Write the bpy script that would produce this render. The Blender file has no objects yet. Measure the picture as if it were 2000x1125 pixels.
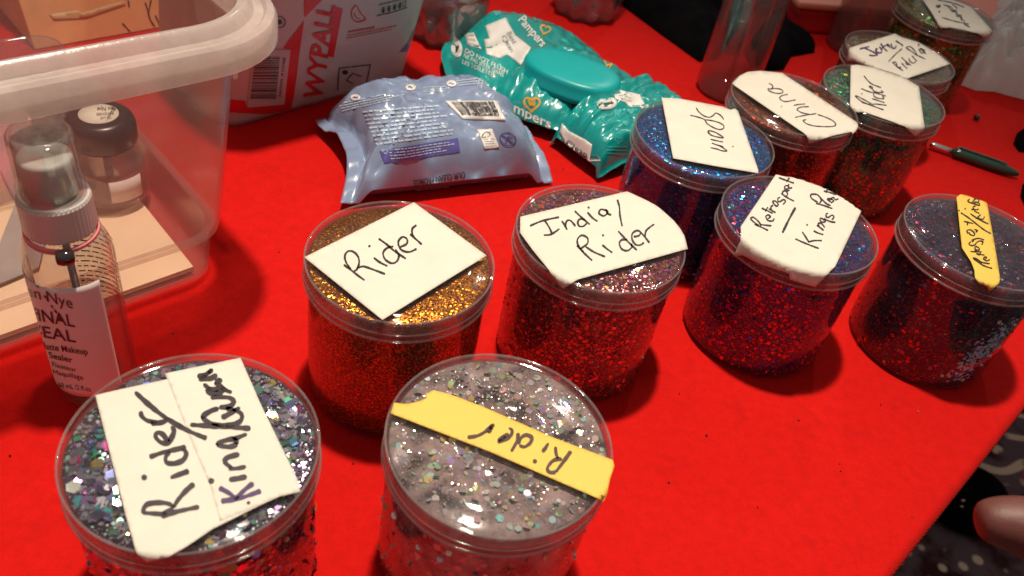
import bpy, bmesh, math, random
from mathutils import Vector, Matrix, noise, geometry
from mathutils.bvhtree import BVHTree
rnd = random.Random(7)
S = bpy.context.scene
COL = S.collection
# ------------------------------------------------------------------ camera
FPX, PITCH, ROLL, CAMH = 1655.0, 0.713079, 0.205799, 0.338636
IW, IH = 2000.0, 1125.0
FWD = Vector((0, math.cos(PITCH), -math.sin(PITCH)))
_r = Vector((1, 0, 0)); _u = _r.cross(FWD)
RIGHT = math.cos(ROLL)*_r + math.sin(ROLL)*_u
UP = -math.sin(ROLL)*_r + math.cos(ROLL)*_u
EYE = Vector((0, 0, CAMH))
cam = bpy.data.cameras.new('camera'); camo = bpy.data.objects.new('camera', cam); COL.objects.link(camo)
camo.matrix_world = Matrix(((RIGHT.x, UP.x, -FWD.x, EYE.x), (RIGHT.y, UP.y, -FWD.y, EYE.y), (RIGHT.z, UP.z, -FWD.z, EYE.z), (0, 0, 0, 1)))
cam.sensor_width = 36; cam.sensor_fit = 'HORIZONTAL'; cam.lens = 36*FPX/IW
cam.clip_start = 0.01; cam.clip_end = 60
cam.dof.use_dof = True; cam.dof.focus_distance = 0.43; cam.dof.aperture_fstop = 15.0
S.camera = camo
# ------------------------------------------------------------------ world and lamps
W = bpy.data.worlds.new('World'); S.world = W; W.use_nodes = True
wn = W.node_tree.nodes; wl = W.node_tree.links
bg = wn['Background']; bg.inputs[1].default_value = 0.50
tc = wn.new('ShaderNodeTexCoord'); sx = wn.new('ShaderNodeSeparateXYZ'); rp = wn.new('ShaderNodeValToRGB')
wl.new(tc.outputs['Generated'], sx.inputs[0])
mp = wn.new('ShaderNodeMapRange'); mp.inputs[1].default_value = -0.2; mp.inputs[2].default_value = 1
wl.new(sx.outputs['Z'], mp.inputs[0]); wl.new(mp.outputs[0], rp.inputs[0])
rp.color_ramp.elements[0].color = (.20, .15, .14, 1); rp.color_ramp.elements[1].color = (.52, .46, .42, 1)
e = rp.color_ramp.elements.new(.35); e.color = (.42, .36, .33, 1)
wl.new(rp.outputs[0], bg.inputs[0])
def lamp(name, kind, loc, target, power, color, **kw):
    d = bpy.data.lights.new(name, kind); d.energy = power; d.color = color
    for k, v in kw.items(): setattr(d, k, v)
    o = bpy.data.objects.new(name, d); COL.objects.link(o); o.location = loc
    o.rotation_euler = (Vector(target)-Vector(loc)).to_track_quat('-Z', 'Y').to_euler()
    return o
lamp('overhead_lamp', 'SPOT', (-.065, .46, 1.5), (.0, .22, 0), 116, (1, .875, .71), spot_size=math.radians(60), spot_blend=1.0, shadow_soft_size=.036)
lamp('far_ceiling_lamp', 'SPOT', (.73, 3.15, 2.5), (.1, .4, 0), 45, (1, .93, .84), spot_size=math.radians(40), spot_blend=.6, shadow_soft_size=.05)
S.view_settings.view_transform = 'Standard'; S.view_settings.look = 'None'
S.view_settings.exposure = 0; S.view_settings.gamma = 1; S.view_settings.use_curve_mapping = False
S.render.engine = 'CYCLES'
cy = S.cycles
cy.max_bounces = 14; cy.transparent_max_bounces = 40; cy.diffuse_bounces = 5; cy.glossy_bounces = 5; cy.transmission_bounces = 10
cy.use_denoising = True; cy.sample_clamp_indirect = 6; cy.blur_glossy = 0.4
# ------------------------------------------------------------------ pixel -> ray helpers (they only place things at their own depth)
def ray(px, py):
    return (FWD + RIGHT*((px-IW/2)/FPX) - UP*((py-IH/2)/FPX)).normalized()
def at(px, py, z=0.0):
    d = ray(px, py); return EYE + d*((z-CAMH)/d.z)
def atd(px, py, dist): return EYE + ray(px, py)*dist
def crop(x0, y0, s, pts): return [(x0+a/s, y0+b/s) for a, b in pts]
def smoothstep(a, b, x):
    t = max(0., min(1., (x-a)/(b-a))); return t*t*(3-2*t)
# ------------------------------------------------------------------ objects
def root_loc(o):
    while o.parent: o = o.parent
    return o.location.copy()
def thing(name, label, cat, loc=(0, 0, 0), group=None):
    o = bpy.data.objects.new(name, None); COL.objects.link(o); o.empty_display_size = .01
    o.location = loc; o['label'] = label; o['category'] = cat
    if group: o['group'] = group
    return o
def mesh(name, verts, faces, mat, parent=None, smooth=True, label=None, kind=None, local=False):
    off = root_loc(parent) if (parent and not local) else Vector((0, 0, 0))
    me = bpy.data.meshes.new(name); me.from_pydata([tuple(Vector(v)-off) for v in verts], [], faces); me.update()
    o = bpy.data.objects.new(name, me); COL.objects.link(o)
    me.materials.append(mat)
    if smooth: me.polygons.foreach_set('use_smooth', [True]*len(me.polygons))
    if parent: o.parent = parent
    if label: o['label'] = label
    if kind: o['kind'] = kind
    return o
def tagm(o, label, cat, group=None):
    o['label'] = label; o['category'] = cat
    if group: o['group'] = group
    return o
def sharp(o, deg=35):
    bm = bmesh.new(); bm.from_mesh(o.data)
    for ed in bm.edges:
        if len(ed.link_faces) == 2 and ed.calc_face_angle(0) > math.radians(deg): ed.smooth = False
    bm.to_mesh(o.data); bm.free(); return o
def solid(o, t, off=1):
    m = o.modifiers.new('thickness', 'SOLIDIFY'); m.thickness = t; m.offset = off; return o
def lathe(prof, n=64, cap0=True, cap1=True, c=(0, 0, 0), axis=None):
    V = []; F = []
    for r, z in prof:
        for k in range(n):
            a = 2*math.pi*k/n; V.append(Vector((r*math.cos(a), r*math.sin(a), z)))
    for i in range(len(prof)-1):
        for k in range(n):
            k2 = (k+1) % n; F.append((i*n+k, i*n+k2, (i+1)*n+k2, (i+1)*n+k))
    if cap0: F.append(tuple(range(n))[::-1])
    if cap1: F.append(tuple((len(prof)-1)*n+k for k in range(n)))
    M = Matrix.Identity(3) if axis is None else Vector(axis).to_track_quat('Z', 'Y').to_matrix()
    return [Vector(c)+M@v for v in V], F
def box(c, ux, uy, sx, sy, z0, z1):
    c = Vector(c); V = []
    for z in (z0, z1):
        for a, b in ((-1, -1), (1, -1), (1, 1), (-1, 1)): V.append(c+ux*(a*sx/2)+uy*(b*sy/2)+Vector((0, 0, z)))
    return V, [(3, 2, 1, 0), (4, 5, 6, 7), (0, 1, 5, 4), (1, 2, 6, 5), (2, 3, 7, 6), (3, 0, 4, 7)]
def bevel(o, w, n=3):
    m = o.modifiers.new('bevel', 'BEVEL'); m.width = w; m.segments = n; m.limit_method = 'ANGLE'; return o
# ------------------------------------------------------------------ materials
class N:
    def __init__(s, name):
        s.m = bpy.data.materials.new(name); s.m.use_nodes = True; s.t = s.m.node_tree; s.t.nodes.clear()
        s.out = s.t.nodes.new('ShaderNodeOutputMaterial')
    def n(s, typ, **kw):
        x = s.t.nodes.new('ShaderNode'+typ)
        for k, v in kw.items():
            if k.startswith('i_'):
                key = k[2:]; key = int(key) if key.isdigit() else key.replace('_', ' ')
                x.inputs[key].default_value = v
            else: setattr(x, k, v)
        return x
    def l(s, a, b): s.t.links.new(a, b)
    def coord(s, kind='Object'):
        if not hasattr(s, 'tc'): s.tc = s.n('TexCoord')
        return s.tc.outputs[kind]
    def noise(s, scale, detail=4, rough=.6, dist=0):
        x = s.n('TexNoise', i_Scale=scale, i_Detail=detail, i_Roughness=rough, i_Distortion=dist); s.l(s.coord(), x.inputs['Vector']); return x
    def ramp(s, src, stops, interp='LINEAR'):
        x = s.n('ValToRGB'); s.l(src, x.inputs[0]); cr = x.color_ramp; cr.interpolation = interp
        while len(cr.elements) < len(stops): cr.elements.new(.5)
        for el, (p, c) in zip(cr.elements, stops):
            el.position = p; el.color = (c if isinstance(c, tuple) else (c, c, c))+(1,)
        return x
    def mixc(s, f, a, b, blend='MIX'):
        x = s.n('MixRGB', blend_type=blend)
        for v, i in ((f, 0), (a, 1), (b, 2)):
            if isinstance(v, (int, float)): x.inputs[i].default_value = v
            elif isinstance(v, tuple): x.inputs[i].default_value = v+(1,)
            else: s.l(v, x.inputs[i])
        return x.outputs[0]
    def bump(s, h, strength, dist=.001):
        x = s.n('Bump', i_Strength=strength, i_Distance=dist); s.l(h, x.inputs['Height']); return x.outputs[0]
    def finish(s, sh): s.l(sh, s.out.inputs[0]); return s.m
def plain(name, col, rough=.5, metal=0, var=.12, vscale=60, bump=.0, bscale=400, coat=0, spec=.5, sss=0, trans=0):
    k = N(name); nz = k.noise(vscale, 5)
    a = tuple(max(0, c*(1-var)) for c in col); b = tuple(min(1, c*(1+var)) for c in col)
    r = k.ramp(nz.outputs[0], [(.3, a), (.7, b)])
    p = k.n('BsdfPrincipled', i_Roughness=rough, i_Metallic=metal); k.l(r.outputs[0], p.inputs['Base Color'])
    p.inputs['Specular IOR Level'].default_value = spec; p.inputs['Coat Weight'].default_value = coat
    p.inputs['Coat Roughness'].default_value = .08
    if sss: p.inputs['Subsurface Weight'].default_value = sss; p.inputs['Subsurface Radius'].default_value = (.004, .0015, .001); p.inputs['Subsurface Scale'].default_value = 1
    rr = k.ramp(nz.outputs[0], [(.2, max(0, rough-.07)), (.8, min(1, rough+.07))]); k.l(rr.outputs[0], p.inputs['Roughness'])
    if bump: k.l(k.bump(k.noise(bscale, 4).outputs[0], bump), p.inputs['Normal'])
    sh = p.outputs[0]
    if trans:
        t = k.n('BsdfTranslucent'); k.l(r.outputs[0], t.inputs[0]); mx = k.n('MixShader', i_0=trans); k.l(sh, mx.inputs[1]); k.l(t.outputs[0], mx.inputs[2]); sh = mx.outputs[0]
    return k.finish(sh)
def clear(name, tint=(.95, .95, .95), haze=.05, hazecol=(.8, .78, .76), rough=.05, spec=1.0, bump=0, bscale=120, hvar=.5, hscale=80, flat=None):
    """clear or cloudy plastic / glass wall: see-through, hazy, glossy at grazing angles"""
    k = N(name)
    nz = k.noise(hscale, 6, .65)
    tr = k.n('BsdfTransparent'); tr.inputs[0].default_value = tint+(1,)
    df = k.n('BsdfDiffuse'); df.inputs[0].default_value = hazecol+(1,)
    tl = k.n('BsdfTranslucent'); tl.inputs[0].default_value = hazecol+(1,)
    ad = k.n('MixShader', i_0=.45); k.l(df.outputs[0], ad.inputs[1]); k.l(tl.outputs[0], ad.inputs[2])
    hz = k.ramp(nz.outputs[0], [(.3, haze*(1-hvar)), (.75, min(1, haze*(1+hvar)))])
    hzo = hz.outputs[0]
    if flat is not None:      # moulded upright faces are ribbed and scatter more than the polished flat disc
        g = k.n('NewGeometry'); sp_ = k.n('SeparateXYZ'); k.l(g.outputs['True Normal'], sp_.inputs[0]); ab = k.n('Math', operation='ABSOLUTE'); k.l(sp_.outputs[2], ab.inputs[0])
        mr_ = k.n('MapRange', i_1=.5, i_2=.95, i_3=1.0, i_4=flat); k.l(ab.outputs[0], mr_.inputs[0])
        mm = k.n('Math', operation='MULTIPLY'); k.l(hz.outputs[0], mm.inputs[0]); k.l(mr_.outputs[0], mm.inputs[1]); hzo = mm.outputs[0]
    m1 = k.n('MixShader'); k.l(hzo, m1.inputs[0]); k.l(tr.outputs[0], m1.inputs[1]); k.l(ad.outputs[0], m1.inputs[2])
    gl = k.n('BsdfGlossy', i_Roughness=rough)
    lw = k.n('LayerWeight', i_Blend=.5)
    pw = k.n('Math', operation='POWER', i_1=4.0); k.l(lw.outputs['Facing'], pw.inputs[0])
    ml = k.n('MapRange', i_3=.04*spec, i_4=min(.9, .75*spec)); k.l(pw.outputs[0], ml.inputs[0])
    m2 = k.n('MixShader'); k.l(ml.outputs[0], m2.inputs[0]); k.l(m1.outputs[0], m2.inputs[1]); k.l(gl.outputs[0], m2.inputs[2])
    if bump:
        b = k.bump(k.noise(bscale, 4).outputs[0], bump); k.l(b, gl.inputs['Normal']); k.l(b, lw.inputs['Normal'])
    return k.finish(m2.outputs[0])
def glitter_gel(name, base, pal, size=.0012, tilt=.7, cover=.55, rough=.28, metal=.85, fine=.35, basespec=.25, clo=.45, chi=1.5, cscale=90):
    """gel packed with metal flakes: each cell of a Voronoi pattern is one flake with its own colour and tilt"""
    k = N(name); co = k.coord()
    def layer(sc, thr):
        v = k.n('TexVoronoi', i_Scale=sc, i_Randomness=1.0); k.l(co, v.inputs['Vector'])
        sep = k.n('SeparateColor'); k.l(v.outputs['Color'], sep.inputs[0])
        n_ = len(pal); col = k.ramp(sep.outputs[0], [(i/n_, c) for i, c in enumerate(pal)], 'CONSTANT')
        on = k.n('Math', operation='LESS_THAN', i_1=thr); k.l(sep.outputs[1], on.inputs[0])
        dd = k.n('Math', operation='LESS_THAN', i_1=.52); k.l(v.outputs['Distance'], dd.inputs[0])
        msk = k.n('Math', operation='MULTIPLY'); k.l(on.outputs[0], msk.inputs[0]); k.l(dd.outputs[0], msk.inputs[1])
        sb = k.n('VectorMath', operation='SUBTRACT'); k.l(v.outputs['Color'], sb.inputs[0]); sb.inputs[1].default_value = (.5, .5, .5)
        sc_ = k.n('VectorMath', operation='SCALE'); k.l(sb.outputs[0], sc_.inputs[0]); sc_.inputs['Scale'].default_value = tilt
        return col.outputs[0], msk.outputs[0], sc_.outputs[0]
    c1, m1, t1 = layer(1/size, cover); c2, m2, t2 = layer(1/(size*fine), cover)
    geo = k.n('NewGeometry')
    def nrm(t):
        a = k.n('VectorMath', operation='ADD'); k.l(geo.outputs['Normal'], a.inputs[0]); k.l(t, a.inputs[1])
        nn = k.n('VectorMath', operation='NORMALIZE'); k.l(a.outputs[0], nn.inputs[0]); return nn.outputs[0]
    def flake(c, t):
        p = k.n('BsdfPrincipled', i_Roughness=rough, i_Metallic=metal); k.l(c, p.inputs['Base Color']); k.l(nrm(t), p.inputs['Normal']); return p.outputs[0]
    b = k.n('BsdfPrincipled', i_Roughness=.12); b.inputs['Specular IOR Level'].default_value = basespec
    cl = k.noise(cscale, 6); b1 = k.ramp(cl.outputs[0], [(.36, tuple(x*clo for x in base)), (.64, tuple(min(1, x*chi) for x in base))]); k.l(b1.outputs[0], b.inputs['Base Color'])
    s1 = k.n('MixShader'); k.l(m2, s1.inputs[0]); k.l(b.outputs[0], s1.inputs[1]); k.l(flake(c2, t2), s1.inputs[2])
    s2 = k.n('MixShader'); k.l(m1, s2.inputs[0]); k.l(s1.outputs[0], s2.inputs[1]); k.l(flake(c1, t1), s2.inputs[2])
    return k.finish(s2.outputs[0])
def flake_mat(name, rough=.15, metal=.9):
    k = N(name); a = k.n('VertexColor', layer_name='flake_colour')
    p = k.n('BsdfPrincipled', i_Roughness=rough, i_Metallic=metal); k.l(a.outputs[0], p.inputs['Base Color'])
    return k.finish(p.outputs[0])
# tablecloth
def cloth_mat():
    k = N('red_cloth'); co = k.coord()
    n1 = k.noise(9, 5, .6); n2 = k.noise(420, 3, .7); n3 = k.noise(38, 6, .7)
    base = k.ramp(n1.outputs[0], [(.3, (.61, .0072, .0050)), (.7, (.69, .0090, .0060))]).outputs[0]
    st = k.ramp(n3.outputs[0], [(.56, 0.), (.72, .45)]); base = k.mixc(st.outputs[0], base, (.42, .006, .006))
    fz = k.ramp(n2.outputs[0], [(.35, 0.), (.75, .40)]); base = k.mixc(fz.outputs[0], base, (.50, .006, .006))
    n4 = k.noise(150, 4, .75); f4 = k.ramp(n4.outputs[0], [(.38, .34), (.55, 0.)]); base = k.mixc(f4.outputs[0], base, (.46, .005, .004))
    f5 = k.ramp(n4.outputs[0], [(.58, 0.), (.76, .25)]); base = k.mixc(f5.outputs[0], base, (.78, .016, .012))
    p = k.n('BsdfPrincipled', i_Roughness=.85); k.l(base, p.inputs['Base Color']); p.inputs['Specular IOR Level'].default_value = .10
    p.inputs['Sheen Weight'].default_value = .04; p.inputs['Sheen Tint'].default_value = (1, .25, .2, 1)
    mpp = k.n('Mapping', i_Rotation=(0, 0, .9)); k.l(co, mpp.inputs[0])
    wv = k.n('TexWave', i_Scale=420, i_Distortion=1.2, i_Detail=2); k.l(mpp.outputs[0], wv.inputs[0])
    wv2 = k.n('TexWave', bands_direction='Y', i_Scale=420, i_Distortion=1.2, i_Detail=2); k.l(mpp.outputs[0], wv2.inputs[0])
    h = k.mixc(.5, wv.outputs[0], wv2.outputs[0]); h2 = k.mixc(.5, h, n2.outputs[0])
    big = k.bump(k.noise(7, 3).outputs[0], .35, .004)
    b = k.n('Bump', i_Strength=.6, i_Distance=.0008); k.l(h2, b.inputs['Height']); k.l(big, b.inputs['Normal'])
    k.l(b.outputs[0], p.inputs['Normal'])
    return k.finish(p.outputs[0])
def carpet_mat():
    k = N('patterned_carpet'); co = k.coord()
    v = k.n('TexVoronoi', i_Scale=30, i_Randomness=.75); k.l(co, v.inputs[0])
    dots = k.ramp(v.outputs['Distance'], [(.25, 1.), (.33, 0.)])
    wv = k.n('TexWave', wave_type='RINGS', i_Scale=5, i_Distortion=9, i_Detail=2); wv.inputs['Detail Scale'].default_value = .8; k.l(co, wv.inputs[0])
    sw = k.ramp(wv.outputs[0], [(.80, 0.), (.88, 1.)])
    n_ = k.noise(6, 3); ms = k.ramp(n_.outputs[0], [(.56, 0.), (.60, 1.)])
    pat = k.mixc(ms.outputs[0], dots.outputs[0], sw.outputs[0])
    dk = k.ramp(k.noise(12, 3).outputs[0], [(.42, (.06, .02, .022)), (.55, (.16, .12, .14))])
    c = k.mixc(pat, dk.outputs[0], (.80, .70, .52))
    c = k.mixc(k.ramp(k.noise(700, 2).outputs[0], [(.3, 0.), (.8, .4)]).outputs[0], c, (.03, .02, .02))
    p = k.n('BsdfPrincipled', i_Roughness=.95); k.l(c, p.inputs['Base Color']); p.inputs['Specular IOR Level'].default_value = .1
    return k.finish(p.outputs[0])
def paper_mat(name, col):
    k = N(name); n1 = k.noise(55, 6, .7); n2 = k.noise(330, 2, .5)
    b = k.ramp(n1.outputs[0], [(.30, tuple(c*.93 for c in col)), (.62, col)]).outputs[0]
    sp_ = k.ramp(n2.outputs[0], [(.74, 0.), (.80, .35)]); b = k.mixc(sp_.outputs[0], b, (.35, .28, .22))
    st = k.ramp(k.noise(24, 6, .75).outputs[0], [(.60, 0.), (.72, .12)]); b = k.mixc(st.outputs[0], b, (.50, .40, .34))
    p = k.n('BsdfPrincipled', i_Roughness=.7); k.l(b, p.inputs['Base Color']); p.inputs['Specular IOR Level'].default_value = .25
    k.l(k.bump(k.noise(420, 4).outputs[0], .2), p.inputs['Normal']); return k.finish(p.outputs[0])
M = dict(
    cloth=cloth_mat(), carpet=carpet_mat(),
    paper=paper_mat('cream_label_paper', (.71, .655, .565)),
    yellow=plain('yellow_tape', (.76, .50, .085), .6, var=.04, vscale=120, bump=.12, bscale=420),
    ink=plain('black_marker_ink', (.025, .016, .022), .45, var=.35, vscale=300),
    ink2=plain('brown_black_marker_ink', (.055, .022, .012), .45, var=.35, vscale=300),
    inkp=plain('purple_marker_ink', (.05, .02, .10), .5, var=.3, vscale=300),
    lid=clear('clear_lid_plastic', (.94, .93, .93), .085, (.74, .66, .66), .035, .9, hscale=120, flat=.12),
    lidfog=clear('scuffed_lid_plastic', (.93, .91, .91), .13, (.74, .66, .67), .05, .9, hscale=160, bump=.05, bscale=300, flat=.18),
    lidrim=clear('lid_rim_plastic', (.90, .87, .86), .16, (.80, .70, .70), .05, 2.2),
    jar=clear('clear_jar_wall', (.95, .94, .94), .015, (.7, .65, .65), .05, .9),
    bin=clear('cloudy_storage_plastic', (.91, .855, .83), .080, (.96, .88, .83), .16, .8, hscale=30, hvar=.22, bump=.1, bscale=500),
    rim=clear('cloudy_rim_plastic', (.86, .81, .785), .44, (.96, .89, .84), .22, .9, hscale=40, hvar=.25, bump=.2, bscale=350),
    bottle=clear('clear_bottle_plastic', (.94, .93, .92), .03, (.8, .78, .76), .03, 1.1),
    glass=clear('clear_glass', (.90, .88, .88), .05, (.8, .78, .78), .02, 2.2),
    water=clear('faceted_bottle_plastic', (.80, .78, .78), .12, (.55, .5, .5), .04, 4.5, bump=1.0, bscale=70),
    liquid=clear('pale_liquid', (.80, .74, .72), .05, (.7, .6, .6), .02, .8),
    cap=clear('clear_cap_plastic', (.86, .86, .85), .06, (.8, .8, .78), .04, 2.4),
    white=plain('white_plastic', (.84, .80, .76), .4, var=.04),
    whitelabel=plain('white_bottle_label', (.72, .64, .62), .55, var=.03),
    dark=plain('dark_purple_cap', (.012, .008, .012), .30, var=.2),
    black=plain('black_fabric', (.0045, .004, .005), 1.0, var=.4, vscale=40, bump=.5, bscale=90, spec=.03),
    greenblack=plain('dark_green_pen_plastic', (.010, .045, .030), .25, var=.2, coat=.5),
    steel=plain('steel', (.75, .72, .68), .25, 1.0),
    kraft=plain('kraft_cardboard', (.80, .40, .17), .8, var=.10, vscale=50, bump=.2),
    tan=plain('tan_packing_tape', (.62, .38, .17), .5, var=.1),
    pink=plain('pink_paper', (.95, .17, .28), .8, var=.04),
    sheet=plain('cream_card', (.80, .58, .40), .8, var=.05, vscale=25),
    blueplastic=plain('slate_blue_plastic', (.13, .24, .38), .4, var=.1),
    bead=plain('black_bead', (.02, .012, .012), .1, var=.2, coat=1),
    hairband=plain('pink_elastic', (.80, .22, .25), .6),
    towel=plain('white_paper_towel', (.86, .83, .80), .9, var=.05, bump=.3, bscale=300, trans=.25),
    salmon=plain('salmon_plastic', (.70, .22, .15), .45, var=.04, vscale=10),
    film=plain('blue_film', (.22, .285, .44), .26, var=.05, vscale=40, coat=.7, bump=.25, bscale=45, spec=.6),
    filmtext=plain('pale_blue_print', (.50, .60, .74), .35, var=.05),
    purple=plain('purple_print', (.10, .09, .33), .35, var=.08, coat=.5),
    printwhite=plain('white_print', (.76, .73, .70), .4, var=.03, coat=.3),
    printblack=plain('black_print', (.03, .025, .03), .4, var=.2, coat=.3),
    printgrey=plain('grey_print', (.45, .43, .41), .4, var=.08, coat=.3),
    teal=plain('teal_film', (.0, .30, .29), .25, var=.10, vscale=35, coat=.6, bump=.25, bscale=50, spec=.6),
    tealpale=plain('pale_teal_print', (.05, .42, .40), .3, var=.1, coat=.5),
    teallid=plain('teal_lid_plastic', (.0, .36, .37), .35, var=.04, vscale=20),
    slate=plain('slate_print', (.07, .12, .14), .4, var=.1, coat=.3),
    gold=plain('gold_print', (.72, .40, .06), .35, var=.06, coat=.4),
    bagfilm=plain('white_bag_film', (.52, .50, .49), .38, var=.05, vscale=15, bump=.5, bscale=14, trans=.1),
    bagred=plain('red_bag_print', (.55, .02, .025), .35, var=.06, vscale=20),
    bagblue=plain('blue_bag_print', (.02, .16, .36), .35, var=.1),
    redline=plain('dull_red_print', (.45, .07, .07), .4, var=.08),
    skin=plain('skin', (.125, .036, .028), .5, var=.08, vscale=120, bump=.2, bscale=600, sss=.3),
    maroon=plain('dark_maroon_cloth', (.10, .005, .006), .9, var=.25, vscale=70, bump=.3, bscale=500),
    crumb=plain('dark_crumbs', (.05, .012, .012), .4, var=.5, vscale=200),
    flake=flake_mat('glitter_flakes'), pearl=flake_mat('pearl_flakes', .16, .45),
    nail=plain('nail', (.60, .32, .26), .25, var=.05),
)
# ------------------------------------------------------------------ polygons and strokes laid on surfaces
def resample(pts, step, closed=False):
    out = []; P = list(pts)+([pts[0]] if closed else [])
    for a, b in zip(P, P[1:]):
        d = math.hypot(b[0]-a[0], b[1]-a[1]); n = max(1, int(math.ceil(d/step)))
        for i in range(n): out.append((a[0]+(b[0]-a[0])*i/n, a[1]+(b[1]-a[1])*i/n))
    if not closed: out.append(P[-1])
    return out
def inside(p, poly):
    c = False; n = len(poly); j = n-1
    for i in range(n):
        a, b = poly[i], poly[j]
        if (a[1] > p[1]) != (b[1] > p[1]) and p[0] < (b[0]-a[0])*(p[1]-a[1])/(b[1]-a[1])+a[0]: c = not c
        j = i
    return c
def edge_dist(p, poly):
    d = 1e9; q = Vector(p)
    for a, b in zip(poly, poly[1:]+poly[:1]):
        a = Vector(a); ab = Vector(b)-a; t = max(0, min(1, (q-a).dot(ab)/max(ab.dot(ab), 1e-12))); d = min(d, (a+ab*t-q).length)
    return d
def fill(poly, step):
    """triangulate a 2-D polygon with interior points about every step"""
    b = resample(poly, step, True)
    xs = [p[0] for p in b]; ys = [p[1] for p in b]; pts = [Vector(p) for p in b]
    y = min(ys)+step*.5; r = 0
    while y < max(ys):
        x = min(xs)+step*(.5 if r % 2 else .25)
        while x < max(xs):
            if inside((x, y), b) and edge_dist((x, y), b) > step*.4: pts.append(Vector((x, y)))
            x += step
        y += step*.87; r += 1
    n = len(b)
    V, E_, F, _, _, _ = geometry.delaunay_2d_cdt(pts, [], [list(range(n))], 1, 1e-5)
    return [tuple(v) for v in V], [tuple(f) for f in F]
def catmull(pts, step=2.):
    if len(pts) < 3: return resample(pts, step)
    P = [pts[0]]+list(pts)+[pts[-1]]; out = []
    for i in range(1, len(P)-2):
        a, b, c, d = [Vector(x) for x in P[i-1:i+3]]; n = max(2, int((c-b).length/step))
        for k in range(n):
            t = k/n; q = .5*((2*b)+(c-a)*t+(2*a-5*b+4*c-d)*t*t+(3*b-a-3*c+d)*t**3); out.append((q.x, q.y))
    out.append(tuple(pts[-1])); return out
def stroke_px(pts, w, seed=0):
    """outline ribbon of a pen stroke in pixel space, round ends"""
    if len(pts) == 1:
        x, y = pts[0]; n = 10; V = [(x, y)]+[(x+w*.62*math.cos(2*math.pi*k/n), y+w*.62*math.sin(2*math.pi*k/n)) for k in range(n)]
        return V, [(0, 1+k, 1+(k+1) % n) for k in range(n)]
    c = catmull(pts, max(1.0, w*.4)); V = []; F = []; n = len(c)
    for i, p in enumerate(c):
        a = Vector(c[max(0, i-1)]); b = Vector(c[min(n-1, i+1)]); t = (b-a)
        t = t.normalized() if t.length > 1e-9 else Vector((1, 0))
        q = Vector((-t.y, t.x)); ww = w*.5*(1+.16*math.sin(i*.37+seed*1.7)+.08*math.sin(i*1.31+seed))
        e = min(i, n-1-i)*max(1.0, w*.4); 
        if e < w*.5: ww *= math.sqrt(max(.12, 1-(1-e/(w*.5))**2))
        V += [tuple(Vector(p)+q*ww), tuple(Vector(p)-q*ww)]
    for i in range(n-1): F.append((2*i, 2*i+1, 2*i+3, 2*i+2))
    return V, F
class Surf:
    """a mesh surface print can be laid on"""
    def __init__(s, objs, eps=.0004):
        V = []; F = []
        bpy.context.view_layer.update()
        for o in objs:
            n = len(V); mw = o.matrix_world
            V += [mw@v.co for v in o.data.vertices]; F += [tuple(i+n for i in p.vertices) for p in o.data.polygons]
        s.b = BVHTree.FromPolygons(V, F); s.eps = eps
    def __call__(s, px, py, lift=0):
        d = ray(px, py); h, nr, _, _ = s.b.ray_cast(EYE, d)
        if h is None:
            h = EYE+d*.6
            for t in (.2, .3, .4, .5, .6, .7, .8, .9): 
                q, n2, _, dd = s.b.find_nearest(EYE+d*t)
                if t == .2 or dd < best: best = dd; h = q; nr = n2
        if nr.dot(d) > 0: nr = -nr
        return h+nr*(s.eps+lift)
class Acc:
    def __init__(s): s.V = []; s.F = []
    def add(s, V, F): n = len(s.V); s.V += V; s.F += [tuple(i+n for i in f) for f in F]
    def poly(s, surf, pts, step=6, lift=0):
        V, F = fill(pts, step); s.add([surf(x, y, lift) for x, y in V], F)
    def stroke(s, surf, pts, w, lift=0, seed=0):
        V, F = stroke_px(pts, w, seed); s.add([surf(x, y, lift) for x, y in V], F)
    def text(s, surf, txt, p0, p1, hv, lift=0, bold=0, step=5, shear=0):
        V, F = text_geo(txt, bold); w = max(v[0] for v in V)
        q = [(p0[0]+(p1[0]-p0[0])*(x+shear*y)/w+hv[0]*y, p0[1]+(p1[1]-p0[1])*(x+shear*y)/w+hv[1]*y) for x, y in V]
        bm = bmesh.new(); bv = [bm.verts.new((a, b, 0)) for a, b in q]
        for f in F:
            try: bm.faces.new([bv[i] for i in f])
            except ValueError: pass
        for _ in range(3):
            L = [e_ for e_ in bm.edges if e_.calc_length() > step]
            if not L: break
            bmesh.ops.subdivide_edges(bm, edges=L, cuts=1); bmesh.ops.triangulate(bm, faces=bm.faces[:])
        bm.verts.index_update()
        s.add([surf(v.co.x, v.co.y, lift) for v in bm.verts], [tuple(v.index for v in f.verts) for f in bm.faces]); bm.free()
    def obj(s, name, mat, parent, thick=.00012, label=None):
        # orient every face towards the outside (all prints are seen from the eye's side)
        F = []
        for f in s.F:
            a, b, c = (s.V[f[0]], s.V[f[1]], s.V[f[2]])
            n = (b-a).cross(c-a); F.append(f if n.dot(EYE-a) >= 0 else f[::-1])
        o = mesh(name, s.V, F, mat, parent, True, label)
        if thick: solid(o, thick, 1)
        return o
def PR(name, mat, parent, surf, calls, thick=.00012):
    a = Acc()
    for c in calls: getattr(a, c[0])(surf, *c[1:]) if c[0] not in ('bars', 'greek') else globals()[c[0]](a, surf, *c[1:])
    return a.obj(name, mat, parent, thick)
_tg = {}
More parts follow.
